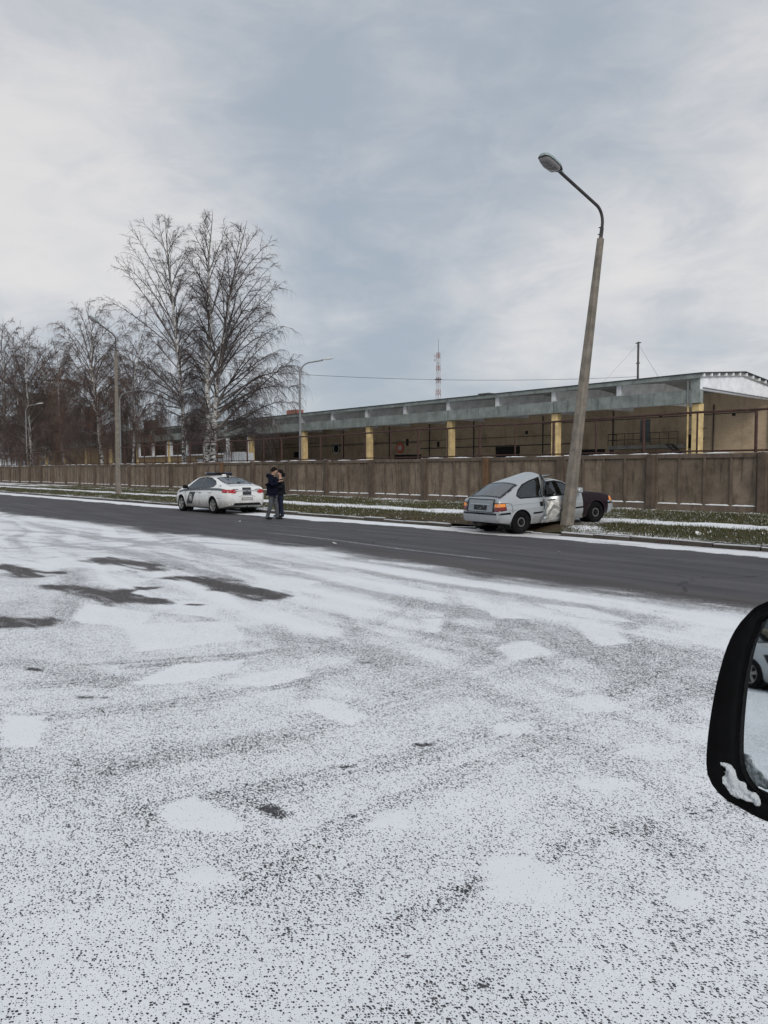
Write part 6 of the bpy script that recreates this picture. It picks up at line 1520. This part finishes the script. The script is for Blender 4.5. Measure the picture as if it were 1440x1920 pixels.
# ------------------------------------------------------------------ the photographer's own door mirror
def side_mirror():
    def az_dir(az, el): # azimuth from the view axis, positive to the right
        return (FWD * math.cos(az) + RIGHT * math.sin(az)) * math.cos(el) + Vector((0, 0, math.sin(el)))
    ctr = EYE + ray(1412, 1330) * 0.74
    view = (ctr - EYE).normalized()
    refl = az_dir(math.radians(-122), math.radians(-5.6)).normalized()
    n = (refl - view).normalized()                       # glass normal, facing the driver
    u = Vector((0, 0, 1)).cross(n).normalized(); w = n.cross(u).normalized()   # u to the picture's right, w up
    if u.dot(RIGHT) < 0: u = -u
    def on(px, py, depth=0.0):
        d = ray(px, py); t = ((ctr + n * depth) - EYE).dot(n) / d.dot(n); q = EYE + d * t - ctr; return q.dot(u), q.dot(w)
    outer = [(1440, 1127), (1413, 1143), (1390, 1167), (1370, 1202), (1352, 1257), (1337, 1327), (1328, 1395), (1327, 1437), (1335, 1463), (1357, 1490), (1390, 1510), (1440, 1536)]
    inner = [(1438, 1152), (1420, 1180), (1407, 1207), (1396, 1255), (1389, 1300), (1383, 1367), (1382, 1420), (1386, 1448), (1396, 1470), (1412, 1488), (1432, 1500)]
    right_o = [(1560, 1575), (1680, 1590), (1760, 1560), (1775, 1400), (1765, 1230), (1730, 1140), (1650, 1105), (1540, 1100)]
    right_i = [(1560, 1545), (1670, 1560), (1725, 1535), (1740, 1400), (1730, 1245), (1695, 1165), (1630, 1133), (1540, 1127)]
    def smooth_loop(pts, N=72, dep=0.0):
        P = np.array([on(*p, dep) for p in pts]); m_ = len(P); out_ = []
        for i in range(m_):
            p0, p1, p2, p3 = P[i - 1], P[i], P[(i + 1) % m_], P[(i + 2) % m_]
            for t in np.linspace(0, 1, 6, endpoint=False):
                out_.append(0.5 * ((2 * p1) + (-p0 + p2) * t + (2 * p0 - 5 * p1 + 4 * p2 - p3) * t * t + (-p0 + 3 * p1 - 3 * p2 + p3) * t ** 3))
        out_ = np.array(out_); s = np.r_[0, np.cumsum(np.linalg.norm(np.diff(np.vstack([out_, out_[:1]]), axis=0), axis=1))]
        tt = np.linspace(0, s[-1], N, endpoint=False); cl = np.vstack([out_, out_[:1]])
        return np.stack([np.interp(tt, s, cl[:, 0]), np.interp(tt, s, cl[:, 1])], -1)
    Lo = smooth_loop(outer + right_o); Li = smooth_loop(inner + right_i, 72, -0.024)
    cen = Lo.mean(0)
    root = empty('side_mirror', ctr); tag(root, 'black car door mirror with snow in its rim at the right edge', 'mirror')
    M = Matrix((u, w, n)).transposed()
    def P3(p, d): return tuple(M @ Vector((p[0], p[1], d)))
    N = len(Lo)
    def loft(rings, name, mat, parent=root, close=None):
        vs_ = [P3(p, d) for R_, d in rings for p in R_]; fs = []
        for i in range(len(rings) - 1):
            for k in range(N): fs.append((i * N + k, i * N + (k + 1) % N, i * N + N + (k + 1) % N, i * N + N + k))
        if close == 'last': fs.append(tuple(range((len(rings) - 1) * N, len(rings) * N)))
        return MB().add(vs_, fs).build(name, mat, parent, True)
    def sc(R_, k): return cen + (R_ - cen) * k
    loft([(Li, -0.026), (Li, -0.004), (Lo * 0.45 + Li * 0.55, 0.006), (Lo * 0.9 + Li * 0.1, 0.008), (Lo, 0.0), (sc(Lo, 1.0), -0.02), (sc(Lo, 0.98), -0.05), (sc(Lo, 0.90), -0.085), (sc(Lo, 0.72), -0.115), (sc(Lo, 0.40), -0.132), (sc(Lo, 0.05), -0.137)], 'housing', MT['mirrorhouse'], close='last')
    gl = MB().add([P3(p, -0.0235) for p in sc(Li, 1.0)], [tuple(range(N))]).build('glass', MT['mirror'], root)
    loft([(Li * 0.995 + cen * 0.005, -0.0232), (Li * 0.965 + cen * 0.035, -0.0225)], 'glass_bezel', MT['gloss'], gl)
    # arm and sail panel, carrying it on the door outside the picture
    ar = cen + np.array([0.165, -0.03]); MB().tube([P3(ar, -0.06), P3(ar + np.array([0.09, -0.035]), -0.05), P3(ar + np.array([0.17, -0.04]), -0.03)], [0.05, 0.042, 0.05], 12).build('arm', MT['mirrorhouse'], root, True)
    q = ar + np.array([0.16, 0])
    MB().add([P3(q + np.array([0, -0.14]), -0.16), P3(q + np.array([0, -0.14]), 0.10), P3(q + np.array([0.0, 0.14]), -0.10), P3(q + np.array([0.03, -0.14]), -0.16), P3(q + np.array([0.03, -0.14]), 0.10), P3(q + np.array([0.03, 0.14]), -0.10)], [(0, 1, 2), (3, 5, 4), (0, 3, 4, 1), (1, 4, 5, 2), (2, 5, 3, 0)]).build('sail_panel', MT['mirrorhouse'], root)
    # snow lodged in the lower outer corner of the rim
    sp = [(1343, 1428), (1353, 1427), (1364, 1432), (1374, 1442), (1380, 1452), (1390, 1467), (1404, 1482), (1424, 1500), (1428, 1508), (1414, 1506), (1396, 1497), (1376, 1488), (1356, 1476), (1343, 1458)]
    P = smooth_loop(sp, 60); pc = P.mean(0); r = random.Random(4)
    bm = bmesh.new()
    for k in range(150):
        j = r.randrange(60); f = r.random() ** 0.6; q_ = pc + (P[j] - pc) * min(f, 0.93) if j % 3 else P[j] * 0.93 + P[(j + 1) % 60] * 0.07 * 0 + pc * 0.07
        # stay on the strip along the rim, not on the chord across it
        rad = r.uniform(0.0016, 0.0034) * (1.15 - 0.5 * f)
        mt_ = Matrix.Translation(Vector(P3(q_, 0.001 + r.uniform(-0.001, 0.002)))) @ M.to_4x4() @ Matrix.Diagonal((rad * r.uniform(0.9, 1.5), rad * r.uniform(0.9, 1.4), rad * 0.8, 1))
        bmesh.ops.create_icosphere(bm, subdivisions=2, radius=1, matrix=mt_)
    for v in bm.verts: v.co += Vector((r.uniform(-1, 1), r.uniform(-1, 1), r.uniform(-1, 1))) * 0.0004
    me = bpy.data.meshes.new('lodged_snow'); bm.to_mesh(me); bm.free()
    o = link(bpy.data.objects.new('lodged_snow', me), root)
    rm = o.modifiers.new('r', 'REMESH'); rm.mode = 'VOXEL'; rm.voxel_size = 0.0011; rm.use_smooth_shade = True
    sm_ = o.modifiers.new('s', 'SMOOTH'); sm_.factor = 0.6; sm_.iterations = 9
    tx_ = bpy.data.textures.new('snow_grain', 'CLOUDS'); tx_.noise_scale = 0.006; tx_.noise_depth = 4
    dm_ = o.modifiers.new('d', 'DISPLACE'); dm_.texture = tx_; dm_.strength = 0.006; dm_.mid_level = 0.55
    dg = bpy.context.evaluated_depsgraph_get(); dg.update(); m2 = bpy.data.meshes.new_from_object(o.evaluated_get(dg)); o.modifiers.clear(); o.data = m2; m2.name = 'lodged_snow'
    m2.materials.clear(); m2.materials.append(MT['oldsnow'])
    return ctr, n
MT['mirrorhouse'] = plain('mirror_black_plastic', (0.003, 0.003, 0.0035), 0.75, var=0.3, scale=30, spec=0.06)
mc, mn = side_mirror()
# what the mirror shows: a parked silver car in front of a cream wall, behind the camera
def reflect_dir(px, py):
    d = ray(px, py); return d - mn * (2 * d.dot(mn))
def refl_ground(px, py, z=0.0):
    d = ray(px, py); t = (mc - EYE).dot(mn) / d.dot(mn); h = EYE + d * t; r = reflect_dir(px, py)
    return h + r * ((z - h.z) / r.z)
def parked_car():
    a = refl_ground(1402, 1291); rd = reflect_dir(1402, 1291); rd.z = 0; rd.normalize()
    lm = refl_ground(1410, 1291) - a; lm.z = 0; lm.normalize()          # the mirror picture's right
    hv = (-rd * 0.80 + lm * 0.60).normalized(); hd = math.atan2(hv.y, hv.x); lside = 1 if Vector((-hv.y, hv.x, 0)).dot(lm) < 0 else -1
    root = empty('parked_car', (0, 0, 0), hd); tag(root, 'silver parked car seen from its front in the door mirror', 'car')
    c = Car(dict(SEDAN, liplook=MT['sil'], frontlip=MT['sil']), root)
    c.body(lambda p: 'bonnet' if (p.x > 2.66 and p.z > c.cv('belt', p.x) - 0.01) else ('front_bumper' if p.x > 3.25 and p.z < 0.66 else 'body'), {k: MT['sil'] for k in ('body', 'bonnet', 'front_bumper')})
    glaze(c, False); c.wheels('alloy', MT['alloy'], 0.905, 0.225)
    for sd in (-1, 1): c.side([(3.05, 0.82), (3.2, 0.64), (3.6, 0.58), (3.6, 0.74), (3.3, 0.86)], 'headlight', MT['gloss'], (sd,), 0.01, 0.07)
    c.end([(-0.45, 0.30), (0.45, 0.30), (0.40, 0.62), (-0.40, 0.62)], 'grille', MT['black'], 0.01, rear=False)
    door_mirror(c, 2.12, 0.95, MT['sil'])
    # front left wheel stands where the reflection shows it
    off = Matrix.Rotation(hd, 3, 'Z') @ Vector((2.737, 0.9 * lside, 0)); root.location = (a.x - off.x, a.y - off.y, 0.004)
    return root, a
pc_, pa = parked_car()
def rear_building():
    rd = Vector((reflect_dir(1430, 1250).x, reflect_dir(1430, 1250).y, 0)).normalized(); c0 = pa + rd * 7.0
    hd = math.atan2(rd.y, rd.x) - math.pi / 2 - 0.5
    root = empty('rendered_house', (c0.x, c0.y, -0.02), hd); tag(root, 'cream rendered house wall reflected in the door mirror', 'building')
    MB().box(-14, 14, 0, 9, -0.1, 6.5).build('wall', MT['stucco'], root); MB().box(-14.4, 14.4, -0.4, 9.4, 6.5, 6.8).build('roof', MT['tar'], root)
    wm = MB().box(-0.7, 0.7, -0.08, -0.004, 0, 1.4).mesh('window', MT['win']); sm = MB().box(-0.8, 0.8, -0.16, -0.004, -0.1, -0.01).mesh('sill', MT['white'])
    for k in range(7):
        for z in (1.1, 4.2):
            o = inst('window', wm, root, (-12 + 4 * k, 0, z)); inst('sill', sm, o)
rear_building()

# ------------------------------------------------------------------ debris
r = random.Random(17)
def shard(px, py, z, s, mat, label, name='plastic_shard'):
    p = at_z(px, py, z); mb = MB(); n = 6; pts = [(math.cos(2 * math.pi * k / n + r.uniform(-.3, .3)) * s * r.uniform(0.5, 1), math.sin(2 * math.pi * k / n) * s * r.uniform(0.3, 0.7)) for k in range(n)]
    o = mb.prism(pts, 0, 0.02, 'z').build(name, mat); o.location = (p.x, p.y, z + 0.02); o.rotation_euler = (r.uniform(-.5, .5), r.uniform(-.4, .4), r.uniform(0, 6)); tag(o, label, 'debris', 'crash debris')
shard(1311, 1003, 0.16, 0.17, MT['decalw'], 'white plastic shard on the grass right of the crash')
shard(627, 1020.5, 0.005, 0.06, MT['decalw'], 'pale shard lying on the dark road left of the crash')
shard(1048, 1038, 0.005, 0.05, MT['galv'], 'small grey shard on the road below the leaning pole')
shard(450, 979, 0.005, 0.05, MT['decalw'], 'tiny pale scrap on the road behind the police car')
